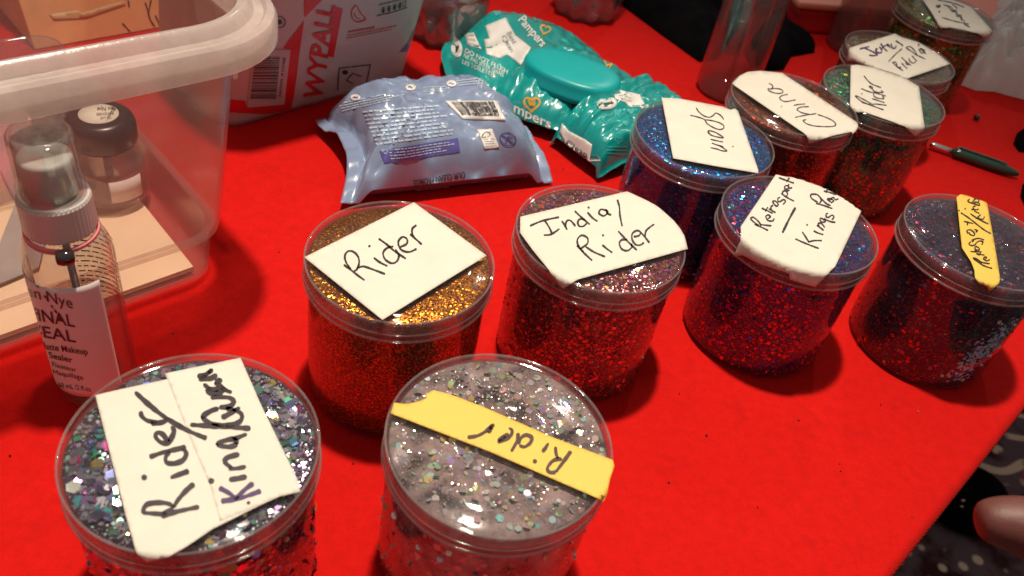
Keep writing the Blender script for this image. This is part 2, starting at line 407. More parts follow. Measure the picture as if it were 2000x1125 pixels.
def text_geo(txt, bold=0):
    key = (txt, bold)
    if key in _tg: return _tg[key]
    cu = bpy.data.curves.new('lettering', 'FONT'); cu.body = txt; cu.offset = bold; cu.resolution_u = 3; cu.size = 1.35
    o = bpy.data.objects.new('lettering', cu); COL.objects.link(o); bpy.context.view_layer.update()
    dg = bpy.context.evaluated_depsgraph_get(); oe = o.evaluated_get(dg); me = oe.to_mesh()
    x0 = min(v.co.x for v in me.vertices)
    V = [(v.co.x-x0, v.co.y) for v in me.vertices]; F = [tuple(p.vertices) for p in me.polygons]
    oe.to_mesh_clear(); bpy.data.objects.remove(o); bpy.data.curves.remove(cu)
    _tg[key] = (V, F); return V, F
def quad_pt(q, s, t):
    a, b, c, d = q   # s along a->b, t along a->d
    return ((a[0]*(1-s)+b[0]*s)*(1-t)+(d[0]*(1-s)+c[0]*s)*t, (a[1]*(1-s)+b[1]*s)*(1-t)+(d[1]*(1-s)+c[1]*s)*t)
def bars(acc, surf, q, seed, n=34, along='s', lift=0, t0=.1, t1=.9):
    r = random.Random(seed); x = .05
    while x < .95:
        w = r.choice((.008, .012, .018, .026)); g = r.choice((.010, .014, .022))
        x2 = min(.95, x+w)
        if along == 's': pts = [quad_pt(q, x, t0), quad_pt(q, x2, t0), quad_pt(q, x2, t1), quad_pt(q, x, t1)]
        else: pts = [quad_pt(q, t0, x), quad_pt(q, t1, x), quad_pt(q, t1, x2), quad_pt(q, t0, x2)]
        acc.poly(surf, pts, 5, lift); x = x2+g
def greek(acc, surf, q, lines, seed, h=.5, lift=0):
    """rows of tiny print too small to read"""
    r = random.Random(seed)
    for i in range(lines):
        t = (i+.5)/lines; x = 0; end = 1-r.random()*.25
        while x < end:
            w = r.uniform(.03, .09); x2 = min(end, x+w)
            acc.poly(surf, [quad_pt(q, x, t-h*.5/lines), quad_pt(q, x2, t-h*.5/lines), quad_pt(q, x2, t+h*.5/lines), quad_pt(q, x, t+h*.5/lines)], 12, lift); x = x2+.014
def ell(cx, cy, rx, ry, rot=0, n=20):
    return [(cx+rx*math.cos(a)*math.cos(rot)-ry*math.sin(a)*math.sin(rot), cy+rx*math.cos(a)*math.sin(rot)+ry*math.sin(a)*math.cos(rot)) for a in [2*math.pi*k/n for k in range(n)]]
# ------------------------------------------------------------------ setting: tablecloth, carpet
ED = Vector((.6247, .7809, 0)); EN = Vector((.7809, -.6247, 0)); E0 = Vector((.207, .243, 0))
V = []; F = []
ts = [-3.2, -1.6, -.8, -.4, -.2, -.1, -.05, -.02, -.006]
prof = [(t, 0) for t in ts]+[(-.006+.006*math.sin(a), -.006+.006*math.cos(a)) for a in [math.pi/2*k/7 for k in range(1, 8)]]+[(-.001, -.012), (-.006, -.04), (-.016, -.12), (-.03, -.25), (-.05, -.45), (-.07, -.70)]
ss = [-2.2+.04*i for i in range(150)]
for s_ in ss:
    for i, (t, z) in enumerate(prof):
        wob = .012*math.sin(s_*21)*max(0, -z)/.3 if z < -.02 else 0
        V.append(E0+ED*s_+EN*(t+wob)+Vector((0, 0, z)))
n = len(prof)
for i in range(len(ss)-1):
    for j in range(n-1): F.append((i*n+j, (i+1)*n+j, (i+1)*n+j+1, i*n+j+1)[::-1])
o = mesh('tablecloth', V, F, M['cloth']); o['kind'] = 'structure'; solid(o, .0015, -1)
o = mesh('carpet_floor', [(-6, -6, -.74), (8, -6, -.74), (8, 10, -.74), (-6, 10, -.74)], [(0, 1, 2, 3)], M['carpet']); o['kind'] = 'structure'
# ------------------------------------------------------------------ glitter jars
RL, HJ, RB = .044, .0841, .0422
def hexes(parent, name, n_top, n_side, smin, smax, pal, H, tilt=.28, rg=.0400, zt=None, seed=1, side_pal=None, mat='flake'):
    r = random.Random(seed); V = []; F = []; C = []
    zt = zt or H-.0045
    def put(c, nrm, size, col):
        nn = (nrm+Vector((r.gauss(0, tilt), r.gauss(0, tilt), r.gauss(0, tilt)))).normalized()
        a = nn.orthogonal().normalized(); b = nn.cross(a); ph = r.random()*6
        k0 = len(V); k = 6
        for i in range(k):
            t = ph+2*math.pi*i/k; V.append(c+a*(size*math.cos(t))+b*(size*math.sin(t))); C.append(col)
        F.append(tuple(range(k0, k0+k)))
    def colour(p):
        c = r.choice(p); j = r.uniform(.75, 1.2); return tuple(min(1, max(0, x*j)) for x in c)
    for _ in range(n_top):
        a = r.random()*2*math.pi; rr = (rg-.002)*math.sqrt(r.random()); s_ = smin+(smax-smin)*r.random()**2.6
        put(Vector((rr*math.cos(a), rr*math.sin(a), zt+.0001+r.random()*.0009)), Vector((0, 0, 1)), s_, colour(pal))
    for _ in range(n_side):
        a = r.random()*2*math.pi; z = .003+(H-.018)*r.random(); s_ = smin*1.2+(smax*1.05-smin*1.2)*r.random()**2.0
        d = Vector((math.cos(a), math.sin(a), 0)); put(d*(rg+.0001+.0006*r.random())+Vector((0, 0, z)), d, s_, colour(side_pal or pal))
    o = mesh(name, V, F, M[mat], parent, False, local=True, kind='stuff')
    at_ = o.data.color_attributes.new('flake_colour', 'FLOAT_COLOR', 'POINT')
    for i, c in enumerate(C): at_.data[i].color = c+(1,)
    return o
def make_jar(pos, label, gel_mat, hexkw, tape_pts, tape_mat, strokes, ink, flat=False, H=HJ, lidmat='lid', group='glitter jars on the red tablecloth'):
    t = thing('glitter_jar', label, 'jar', (pos[0], pos[1], .0003), group)
    zs = H-.0122
    # wall of the jar
    pr = [(RB*.90, .0), (RB*.965, .0012), (RB*.99, .0035), (RB, .008), (RB, zs-.010), (RB*.995, zs-.006), (RB*.992, zs-.0025), (RL-.0012, zs+.001), (RL-.0012, H-.0030)]
    inn = [(r-.0004, max(.0016, z)) for r, z in pr][::-1]
    v, f = lathe(pr+inn, 72, False, False); nn = 72; f.append(tuple(range(nn))[::-1]); f.append(tuple((len(pr)+len(inn)-1)*nn+k for k in range(nn)))
    f += [((len(pr)-1)*0+0,)*0] if False else []
    mesh('jar_body', v, f, M['jar'], t, local=True)
    # gel
    rg = RB-.0006; gp = [(rg*.90, .0021), (rg*.97, .0034), (rg, .0075), (rg, zs-.0105), (rg*.992, zs-.006), (rg*.975, zs-.0022), (RL-.0018, zs+.0012), (RL-.0018, H-.0036), (RL-.0020, H-.0030), (RL-.0026, H-.0027), (rg*.6, H-.0026), (.0005, H-.0026)]
    v, f = lathe(gp, 72, True, True); mesh('gel', v, f, gel_mat, t, local=True)
    if hexkw: hexes(t, 'glitter', H=H, rg=rg-.0002, zt=H-.00255, **hexkw)
    # lid: disc with rounded edge and ribbed skirt
    lp = [(RL-.0012, zs), (RL-.0001, zs+.0003), (RL, zs+.0012), (RL-.0004, zs+.0022), (RL-.0002, zs+.0032), (RL-.0002, H-.0012), (RL-.0003, H-.0005), (RL-.0007, H-.0001), (RL-.0012, H), (RL-.0036, H), (RL-.0040, H-.0003), (RL-.0046, H-.0003), (RL-.0050, H), (RL*.55, H), (.0005, H)]
    li = [(.0005, H-.0012), (RL*.55, H-.0012), (RL-.0040, H-.0012), (RL-.0016, H-.0020), (RL-.0009, H-.0034), (RL-.0009, zs)]
    v, f = lathe(lp+li, 96, False, False); k = len(lp)+len(li); f += [((k-1)*96+(j), (k-1)*96+(j+1) % 96, (j+1) % 96, j) for j in range(96)]
    mesh('lid', v, f, M[lidmat], t, local=True)
    # moulded rims of the lid: bottom bead, thread line, top edge
    V = []; F = []
    for rr_, zz_, q_ in ((RL-.0001, zs+.0007, .00075), (RL-.0001, zs+.0046, .00035), (RL-.0005, H-.0006, .00055)):
        k0 = len(V); n_ = 96
        for a_i in range(n_):
            a = 2*math.pi*a_i/n_
            for b_i in range(8):
                b = 2*math.pi*b_i/8; V.append(Vector(((rr_+q_*math.cos(b))*math.cos(a), (rr_+q_*math.cos(b))*math.sin(a), zz_+q_*math.sin(b))))
        for a_i in range(n_):
            for b_i in range(8): F.append((k0+a_i*8+b_i, k0+((a_i+1) % n_)*8+b_i, k0+((a_i+1) % n_)*8+(b_i+1) % 8, k0+a_i*8+(b_i+1) % 8))
    mesh('lid_rim', V, F, M['lidrim'], t, local=True, kind='stuff' if False else None)
    # paper or tape label, bent down over the rim where it reaches past it
    cx, cy = pos; Ht = H+.0003
    def lidmap(px, py, lift=0):
        d = ray(px, py); q = at(px, py, Ht+.0003); rr = math.hypot(q.x-cx, q.y-cy)
        if flat or rr <= RL-.0006: return q+Vector((0, 0, .0002+lift))
        R2 = RL+.0005; a = d.x*d.x+d.y*d.y; b = 2*(d.x*(EYE.x-cx)+d.y*(EYE.y-cy)); c = (EYE.x-cx)**2+(EYE.y-cy)**2-R2*R2; D = b*b-4*a*c
        if D > 0:
            h = EYE+d*((-b-math.sqrt(D))/(2*a))
            if h.z < Ht+.0004:
                nr = Vector((h.x-cx, h.y-cy, 0)).normalized(); cr = noise.noise(h*160)*.0009
                return h+nr*(.0003+lift+max(0, cr)*min(1, (Ht-h.z)/.004))
        k = min(rr, RL+.0012)/rr
        return Vector((cx+(q.x-cx)*k, cy+(q.y-cy)*k, q.z+.0002+lift-max(0, rr-RL)*.25))
    ac = Acc(); ac.poly(lidmap, tape_pts, 7); lab = ac.obj('paper_label' if tape_mat != 'yellow' else 'tape_label', M[tape_mat], t, .00022)
    if strokes:
        ac = Acc()
        for i, (pts, w) in enumerate(strokes): ac.stroke(lidmap, pts, w, .0004, i)
        ac.obj('handwriting', M[ink], lab, 0)
    return t, lidmap, lab
def ST(x0, y0, s, w, lst): return [(crop(x0, y0, s, p if isinstance(p, list) else [p]), w) for p in lst]
holo = [(.9, .15, .55), (.15, .85, .45), (.25, .30, .95), (.95, .75, .25), (.15, .75, .80), (.80, .78, .84), (.52, .54, .64), (.42, .28, .60), (.60, .55, .70), (.55, .60, .66), (.30, .38, .48), (.85, .80, .82), (.20, .17, .28), (.35, .75, .60), (.80, .45, .60), (.35, .40, .85), (.40, .45, .48), (.80, .85, .75), (.28, .30, .36)]
redh = [(.75, .30, .35), (.55, .55, .60), (.45, .12, .30), (.80, .50, .25), (.35, .60, .35), (.60, .20, .60), (.85, .75, .75)]
blueh = [(.02, .12, .85), (.0, .45, .95), (.25, .06, .90), (.0, .22, .70), (.05, .75, .95), (.35, .50, .95), (.01, .08, .45), (.40, .08, .90), (.05, .85, .40)]
opal = [(.80, .72, .76), (.55, .72, .62), (.75, .60, .50), (.62, .55, .66), (.45, .62, .34), (.88, .84, .84), (.60, .70, .80), (.85, .55, .62)]
# A silver hexagon glitter jar, front left
gA = glitter_gel('silver_gel', (.040, .028, .042), [(.55, .52, .62), (.34, .24, .46), (.70, .68, .76), (.42, .44, .54), (.80, .40, .55), (.30, .62, .50)], .0021, .55, .34)
sA = ST(160, 690, 2.743, 9.5, [[(425, 880), (490, 858), (560, 842), (630, 827)], [(450, 868), (370, 862), (330, 855), (350, 815), (420, 805), (475, 815), (482, 838), (430, 868)], [(490, 832), (520, 785), (560, 740), (603, 703)],
    [(475, 672), (520, 655), (575, 635)], (335, 670), [(362, 562), (440, 535), (560, 508)], [(475, 530), (450, 560), (455, 590), (500, 595), (545, 575), (560, 540), (540, 515)],
    [(480, 395), (495, 420), (480, 460), (460, 488), (420, 480), (395, 450), (405, 430), (435, 440), (465, 485)], [(370, 380), (430, 375), (470, 355)], [(405, 375), (350, 365), (318, 335), (322, 315)],
    [(285, 212), (360, 280), (450, 350), (560, 415), (670, 462)], [(788, 683), (840, 675), (885, 665)], [(678, 692), (710, 686)], [(785, 622), (830, 622), (880, 612)], [(805, 620), (768, 590), (778, 565), (845, 545)],
    [(835, 492), (815, 465), (760, 475), (725, 490), (745, 502), (800, 505), (835, 488)], [(800, 470), (840, 455), (885, 437)], [(580, 388), (700, 395), (905, 408)],
    [(735, 300), (690, 315), (650, 345), (680, 375), (750, 390), (820, 385), (855, 360), (855, 330), (820, 310), (770, 300)], [(748, 352), (790, 330), (848, 295)], [(690, 242), (750, 240), (795, 245), (815, 265), (790, 290), (735, 295)],
    [(805, 215), (775, 205), (745, 187), (752, 208), (700, 222), (670, 205), (690, 192)], [(752, 158), (735, 148), (722, 165), (747, 183), (720, 198), (682, 193), (652, 168)], [(618, 128), (660, 122), (702, 90)], [(702, 92), (662, 122), (640, 148)], [(625, 145), (690, 140), (725, 118)]])
tA, mapA, labA = make_jar((-.0992, .1766), 'jar of silver hexagon glitter with a cream label reading Rider/King/Queen', gA,
    dict(n_top=2000, n_side=1500, smin=.00045, smax=.0026, pal=holo+[(.80, .74, .90), (.62, .56, .74), (.88, .84, .92), (.70, .70, .80)], seed=3, side_pal=holo+redh),
    crop(160, 690, 2.743, [(72, 228), (200, 198), (460, 142), (448, 112), (850, 28), (960, 280), (1155, 680), (1170, 745), (1060, 770), (960, 815), (700, 945), (560, 1040), (480, 1085), (350, 1110), (290, 1065), (235, 870)]), 'paper', sA, 'ink')
ac = Acc()
for i, p in enumerate(([(745, 798), (850, 780), (960, 742)], [(735, 725), (790, 755), (835, 790)], [(825, 780), (880, 730), (920, 700)])): ac.stroke(mapA, crop(160, 690, 2.743, p), 9.5, .0004, i)
ac.stroke(mapA, crop(160, 690, 2.743, [(893, 806)]), 6, .0004)
ac.obj('handwriting', M['inkp'], labA, 0, 'purple black letter K')
ac = Acc(); ac.poly(mapA, crop(160, 690, 2.743, [(445, 112), (850, 28), (960, 280), (1155, 680), (1168, 742), (1060, 768), (960, 812), (740, 905), (690, 720), (600, 510), (530, 330)]), 8, .00015)
ac.obj('overlapping_label', M['paper'], labA, .0001)
# B clear jar, yellow tape
gB = glitter_gel('opal_gel', (.22, .165, .160), [(.60, .48, .52), (.40, .52, .40), (.58, .40, .34), (.40, .34, .44), (.36, .48, .22), (.75, .70, .70), (.42, .48, .56)], .0030, .8, .16, .22, .5, .20, .30, .22, 1.9, 75)
sB = ST(880, 800, 7.032, 7.2, [[(1650, 580), (1560, 710), (1440, 870)], [(1445, 872), (1360, 875), (1325, 830), (1350, 770), (1410, 710), (1480, 690), (1530, 700)], [(1470, 690), (1445, 610), (1437, 520)], [(1340, 470), (1300, 540), (1255, 595)], (1155, 722),
    [(925, 330), (915, 430), (870, 520), (830, 590)], [(930, 490), (965, 400), (1040, 360), (1112, 400), (1090, 470), (1010, 525), (940, 500)], [(590, 205), (560, 260), (512, 335)], [(575, 225), (480, 310), (370, 370), (230, 395)], [(580, 220), (530, 290), (500, 325)],
    [(795, 265), (840, 290), (835, 350), (790, 400), (700, 440), (640, 455)], [(645, 445), (740, 375), (800, 350)], [(660, 435), (760, 385)]])
tB, mapB, labB = make_jar((.0073, .2076), 'scuffed clear jar of opal flakes with a yellow tape reading Rider', gB,
    dict(n_top=800, n_side=700, smin=.0002, smax=.0017, pal=opal+[(.55, .95, .45), (.95, .75, .30), (.65, .45, .95), (.35, .9, .85), (.5, .85, .5), (.9, .8, .5), (.5, .8, .85)], tilt=.60, seed=5, mat='pearl', side_pal=opal+redh),
    crop(720, 680, 2.528, [(125, 272), (190, 280), (250, 265), (285, 250), (280, 232), (320, 210), (400, 230), (560, 290), (900, 440), (1205, 555), (1212, 585), (1190, 650), (1168, 762), (1120, 740), (600, 515), (108, 325)]), 'yellow', sB, 'ink2', lidmat='lidfog')
# C amber jar
gC = glitter_gel('amber_gel', (.10, .030, .003), [(.66, .22, .015), (.52, .15, .008), (.74, .31, .025), (.26, .07, .004), (.62, .17, .015), (.82, .40, .05)], .0010, .50, .60, .30, .9, .5)
sC = ST(580, 380, 4.3275, 3.9, [[(395, 600), (450, 640), (520, 695), (572, 732)], [(455, 640), (415, 580), (405, 525), (430, 487), (475, 490), (515, 530), (525, 585), (505, 640), (480, 655)], [(510, 630), (560, 615), (640, 640), (745, 680)], [(648, 540), (700, 580), (765, 612)], (612, 443),
    [(690, 380), (760, 430), (830, 490), (922, 550)], [(815, 445), (760, 460), (728, 500), (745, 555), (800, 588), (845, 570), (860, 520), (830, 470)], [(872, 450), (925, 425), (930, 385), (895, 365), (860, 395), (860, 440), (890, 480), (950, 492), (1012, 465)], [(955, 340), (1000, 380), (1055, 430)], [(1000, 385), (975, 340), (975, 295), (1010, 265)]])
make_jar((-.0533, .2994), 'jar of amber gold glitter with a diamond-set cream label reading Rider', gC,
    dict(n_top=420, n_side=260, smin=.0002, smax=.0006, pal=[(.7, .28, .04), (.45, .16, .02), (.06, .05, .03), (.8, .40, .08), (.7, .15, .12), (.04, .03, .02)], seed=9),
    crop(580, 380, 4.3275, [(62, 535), (520, 305), (988, 70), (1602, 520), (722, 1065)]), 'paper', sC, 'ink', flat=True)
# D pink red jar
gD = glitter_gel('rose_gel', (.12, .026, .034), [(.75, .22, .24), (.50, .12, .14), (.80, .45, .48), (.65, .28, .10), (.40, .32, .16), (.80, .25, .50), (.75, .15, .12)], .0021, .55, .34)
sD = ST(980, 350, 4.166, 3.6, [[(228, 387), (330, 345), (465, 315)], [(350, 345), (385, 400), (410, 455)], [(340, 462), (400, 455), (468, 410)], [(485, 345), (510, 380), (530, 418)], [(515, 388), (525, 350), (550, 340), (575, 360), (598, 390)], [(592, 265), (650, 320), (715, 375)], [(680, 340), (640, 330), (618, 350), (625, 385), (660, 390), (690, 365)],
    [(695, 275), (735, 320), (778, 350)], (705, 237), [(850, 262), (805, 252), (790, 285), (830, 305), (860, 275), (838, 252)], [(845, 252), (860, 285), (890, 298)], [(938, 172), (955, 230), (960, 300), (978, 390)], [(610, 545), (660, 600), (735, 670)], [(665, 600), (620, 545), (615, 495), (650, 463), (695, 485), (695, 530), (650, 565), (640, 575)], [(680, 555), (750, 600), (840, 638)],
    [(815, 540), (850, 570), (898, 605)], (822, 463), [(945, 428), (1020, 510), (1098, 585)], [(1020, 500), (975, 500), (955, 530), (975, 575), (1020, 588), (1055, 560), (1050, 530)], [(1070, 475), (1115, 465), (1125, 435), (1095, 425), (1060, 450), (1060, 500), (1090, 540), (1130, 540), (1155, 520)], [(1130, 440), (1165, 480), (1200, 525)], [(1165, 480), (1170, 430), (1205, 395), (1240, 372)]])
make_jar((.0388, .349), 'jar of rose pink holographic glitter with a cream label reading India/Rider', gD,
    dict(n_top=1300, n_side=1500, smin=.0003, smax=.0013, pal=redh+[(.45, .20, .25), (.95, .45, .05), (.35, .15, .2), (.85, .15, .8), (.95, .3, .05), (.9, .1, .5)], seed=11, side_pal=[(.85, .2, .2), (.7, .12, .1), (.9, .35, .25), (.8, .5, .5), (.5, .5, .3), (.8, .25, .5)]),
    crop(980, 350, 4.166, [(150, 310), (1020, 103), (1260, 215), (1400, 340), (1480, 435), (1512, 570), (620, 820), (500, 885), (385, 745), (250, 580), (148, 440)]), 'paper', sD, 'ink')
# E blue violet jar
gE = glitter_gel('violet_gel', (.022, .010, .060), [(.06, .07, .40), (.50, .05, .22), (.12, .08, .50), (.75, .06, .10), (.20, .03, .16), (.05, .18, .55), (.65, .04, .08)], .0019, .5, .42)
sE = ST(1400, 320, 4.3265, 3.0, [[(315, 515), (370, 540), (432, 570)], [(350, 528), (300, 490), (285, 465), (310, 460), (350, 495), (372, 530)], [(365, 520), (410, 525), (460, 530)], [(425, 470), (450, 455), (432, 438), (412, 452), (430, 485), (470, 488), (482, 465)], [(375, 380), (420, 400), (470, 425)], [(405, 410), (430, 370)], [(435, 385), (470, 405), (495, 420)], [(458, 397), (455, 370), (475, 355)],
    [(482, 348), (470, 325), (490, 320), (515, 345), (505, 365), (480, 348)], [(534, 289), (515, 296), (514, 320), (530, 326), (547, 315), (566, 309), (577, 327), (555, 350)], [(540, 255), (590, 290), (650, 322)], [(550, 262), (560, 235), (585, 240), (595, 265), (580, 285)], [(580, 220), (600, 215), (600, 195), (580, 190), (570, 210), (590, 235), (615, 225)], [(612, 178), (600, 190), (615, 212), (635, 205)], [(520, 122), (580, 145), (650, 170)], [(612, 125), (585, 160)],
    [(660, 640), (750, 680), (860, 722)], [(718, 580), (745, 620), (775, 668)], [(768, 668), (820, 655), (885, 655)], [(815, 572), (850, 590), (898, 605)], (760, 522), [(840, 525), (870, 545), (900, 570)], [(862, 540), (855, 510), (880, 510), (910, 545)], [(908, 482), (875, 465), (870, 485), (890, 500), (915, 490), (905, 465)], [(910, 475), (960, 495), (1000, 500)], [(939, 423), (921, 431), (923, 454), (940, 459), (956, 447), (974, 440), (987, 456), (968, 480)],
    [(850, 332), (800, 300), (790, 270), (815, 262), (850, 270), (880, 310), (860, 345)], [(835, 340), (900, 358), (975, 385)], [(880, 300), (920, 340), (960, 360)], [(960, 330), (932, 305), (955, 300), (985, 320), (960, 335)], [(950, 312), (980, 290), (1000, 310), (1025, 300)], [(900, 235), (960, 250), (1010, 268)], [(940, 200), (918, 250)]])
sE += ST(1400, 320, 4.3265, 4.6, [[(662, 375), (605, 480), (552, 590)]])
make_jar((.1479, .3986), 'jar of blue violet glitter with a folded-over cream label reading Retrospect Kings Plat', gE,
    dict(n_top=1500, n_side=1500, smin=.0003, smax=.0012, pal=blueh+[(.10, .06, .50)]*3, seed=13, side_pal=blueh[:4]+[(.85, .06, .10), (.75, .05, .1), (.8, .10, .2), (.6, .04, .1), (.7, .1, .1)]*2),
    crop(1400, 320, 4.3265, [(515, 68), (700, 100), (1040, 215), (1232, 375), (1000, 870), (825, 1035), (620, 970), (612, 920), (380, 850), (225, 770), (150, 775), (205, 650), (200, 535)]), 'paper', sE, 'ink')
# F purple jar with yellow tape
gF = glitter_gel('plum_gel', (.022, .012, .034), [(.10, .06, .16), (.50, .05, .10), (.12, .12, .28), (.65, .05, .05), (.08, .03, .09), (.08, .20, .36)], .0022, .45, .28)
sF = ST(1840, 370, 5.357, 2.6, [[(330, 735), (420, 800), (520, 835)], [(345, 748), (320, 725), (350, 730), (400, 770), (405, 790)], [(385, 760), (430, 775), (495, 785)], [(440, 745), (460, 720), (440, 715), (430, 735), (460, 755), (495, 740)], [(350, 680), (440, 695)], [(375, 700), (400, 665)], [(290, 655), (340, 660), (410, 660)], [(330, 660), (350, 640)], [(335, 620), (350, 605), (380, 620), (385, 640), (350, 640), (335, 620)],
    [(300, 554), (275, 574), (300, 595), (337, 588), (354, 567), (381, 548), (421, 555), (409, 590)], [(300, 540), (370, 520), (435, 535)], [(310, 560), (330, 530)], [(265, 470), (255, 440), (290, 430), (330, 460), (330, 490), (290, 480), (275, 455)], [(330, 430), (355, 430), (350, 455), (370, 430)], [(220, 340), (320, 365)], [(265, 345), (258, 385)], [(190, 250), (280, 310), (420, 420), (505, 470)], [(290, 260), (370, 315), (480, 370)], [(400, 270), (350, 315)], [(370, 310), (420, 320), (440, 290)], [(330, 232), (385, 258)], (237, 210), (172, 228),
    [(300, 215), (345, 220), (380, 215)], [(330, 220), (320, 190), (350, 180)], [(300, 150), (340, 160), (385, 175), (380, 150), (340, 140), (320, 165)], [(285, 109), (265, 126), (285, 145), (314, 140), (328, 120), (349, 104), (381, 110), (373, 142)]])
make_jar((.2566, .4198), 'jar of dark plum glitter with a narrow yellow tape reading Retrospect/Kings', gF,
    dict(n_top=420, n_side=700, smin=.0003, smax=.0014, pal=[(.10, .20, .30), (.30, .12, .40), (.5, .2, .5), (.08, .08, .2), (.6, .6, .65), (.15, .4, .35)], seed=17, side_pal=[(.8, .06, .06), (.6, .05, .08), (.7, .06, .06), (.1, .3, .5), (.12, .08, .2), (.3, .45, .2)]),
    crop(1840, 370, 5.357, [(148, 85), (190, 55), (350, 75), (405, 62), (470, 95), (462, 120), (550, 600), (605, 945), (590, 990), (495, 1060), (465, 1010), (385, 980), (340, 920), (335, 850), (300, 760), (205, 615)]), 'yellow', sF, 'ink')
fl_ = random.Random(77); V = []; F = []; C = []  # matte flakes coloured pale blue to imitate a reflection on the jar's side
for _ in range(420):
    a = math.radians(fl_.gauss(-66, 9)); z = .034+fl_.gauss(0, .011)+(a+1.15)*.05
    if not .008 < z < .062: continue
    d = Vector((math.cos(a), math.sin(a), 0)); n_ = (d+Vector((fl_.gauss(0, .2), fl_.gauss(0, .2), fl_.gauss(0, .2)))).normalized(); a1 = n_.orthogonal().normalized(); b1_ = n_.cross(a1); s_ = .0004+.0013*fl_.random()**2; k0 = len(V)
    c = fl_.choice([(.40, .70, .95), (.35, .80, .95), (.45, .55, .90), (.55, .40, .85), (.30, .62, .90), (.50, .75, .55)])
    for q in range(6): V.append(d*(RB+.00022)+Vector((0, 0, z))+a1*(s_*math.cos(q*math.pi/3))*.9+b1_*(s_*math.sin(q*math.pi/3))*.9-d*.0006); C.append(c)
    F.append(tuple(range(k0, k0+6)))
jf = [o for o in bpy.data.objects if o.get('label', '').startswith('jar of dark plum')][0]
o = mesh('blue_reflection_flakes', V, F, flake_mat('painted_blue_reflection', .4, .0), jf, False, local=True, kind='stuff'); at_ = o.data.color_attributes.new('flake_colour', 'FLOAT_COLOR', 'POINT')
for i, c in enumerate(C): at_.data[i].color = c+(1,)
# G blue jar, Spain
gG = glitter_gel('blue_gel', (.003, .040, .15), [(.0, .16, .62), (.0, .35, .85), (.06, .04, .50), (.0, .10, .40), (.05, .55, .90), (.30, .03, .22)], .0018, .5, .45)
sG = ST(1230, 180, 5.92, 2.3, [[(765, 190), (800, 240), (860, 285), (920, 298), (965, 275), (990, 250), (1030, 265), (1060, 290), (1085, 328)], [(695, 275), (790, 298), (860, 325), (890, 370), (960, 415), (1030, 440), (1075, 430), (1085, 400), (1050, 370), (980, 345), (900, 330), (865, 330)],
    [(910, 492), (900, 460), (930, 455), (1000, 480), (1080, 535), (1000, 525), (930, 500), (905, 462)], [(930, 553), (980, 565), (1075, 585)], (1190, 638), [(945, 597), (1010, 620), (1080, 640)], [(930, 650), (1000, 665), (1060, 685), (1120, 688), (1080, 655), (1020, 620)]])
make_jar((.0974, .4718), 'jar of bright blue glitter with a cream label reading Spain', gG,
    dict(n_top=1100, n_side=900, smin=.0003, smax=.0009, pal=blueh+[(.02, .15, .4)]*3, seed=19, side_pal=blueh+[(.3, .06, .2), (.4, .05, .1)]),
    crop(1230, 180, 5.92, [(365, 60), (385, 72), (540, 75), (1080, 175), (1160, 210), (1215, 195), (1250, 225), (1485, 910), (1480, 945), (1440, 935), (1000, 862), (500, 770)]), 'paper', sG, 'ink', flat=True)
# H brown red jar, China
gH = glitter_gel('copper_gel', (.085, .022, .008), [(.55, .18, .05), (.40, .10, .04), (.60, .28, .08), (.75, .08, .04), (.25, .12, .04), (.65, .06, .03)], .0020, .4, .42)
sH = ST(1420, 130, 7.031, 2.0, [[(1085, 740), (1040, 750), (1090, 795), (1200, 825), (1350, 835), (1460, 828), (1488, 805), (1450, 755), (1350, 705), (1240, 668)], [(930, 708), (1060, 680), (1225, 655)], [(1130, 665), (1030, 645), (965, 610), (960, 590), (1020, 565), (1120, 560)], [(910, 545), (980, 530), (1070, 523)], (743, 557), [(830, 390), (750, 410), (718, 440), (750, 475), (810, 490), (940, 465)],
    [(570, 240), (610, 260), (625, 290), (590, 320), (560, 310), (570, 340), (640, 370), (720, 378), (765, 360), (740, 325), (660, 310), (600, 320)]])
make_jar((.1625, .5437), 'jar of copper brown glitter with a wide cream label reading China', gH,
    dict(n_top=260, n_side=420, smin=.0003, smax=.0013, pal=[(.7, .25, .06), (.85, .4, .1), (.4, .12, .03), (.8, .12, .08)], seed=23),
    crop(1420, 130, 7.031, [(70, 235), (170, 135), (280, 80), (450, 65), (755, 95), (1770, 765), (1795, 800), (1790, 950), (1710, 900), (1380, 970), (1120, 1055), (1090, 945), (100, 265)]), 'paper', sH, 'ink')
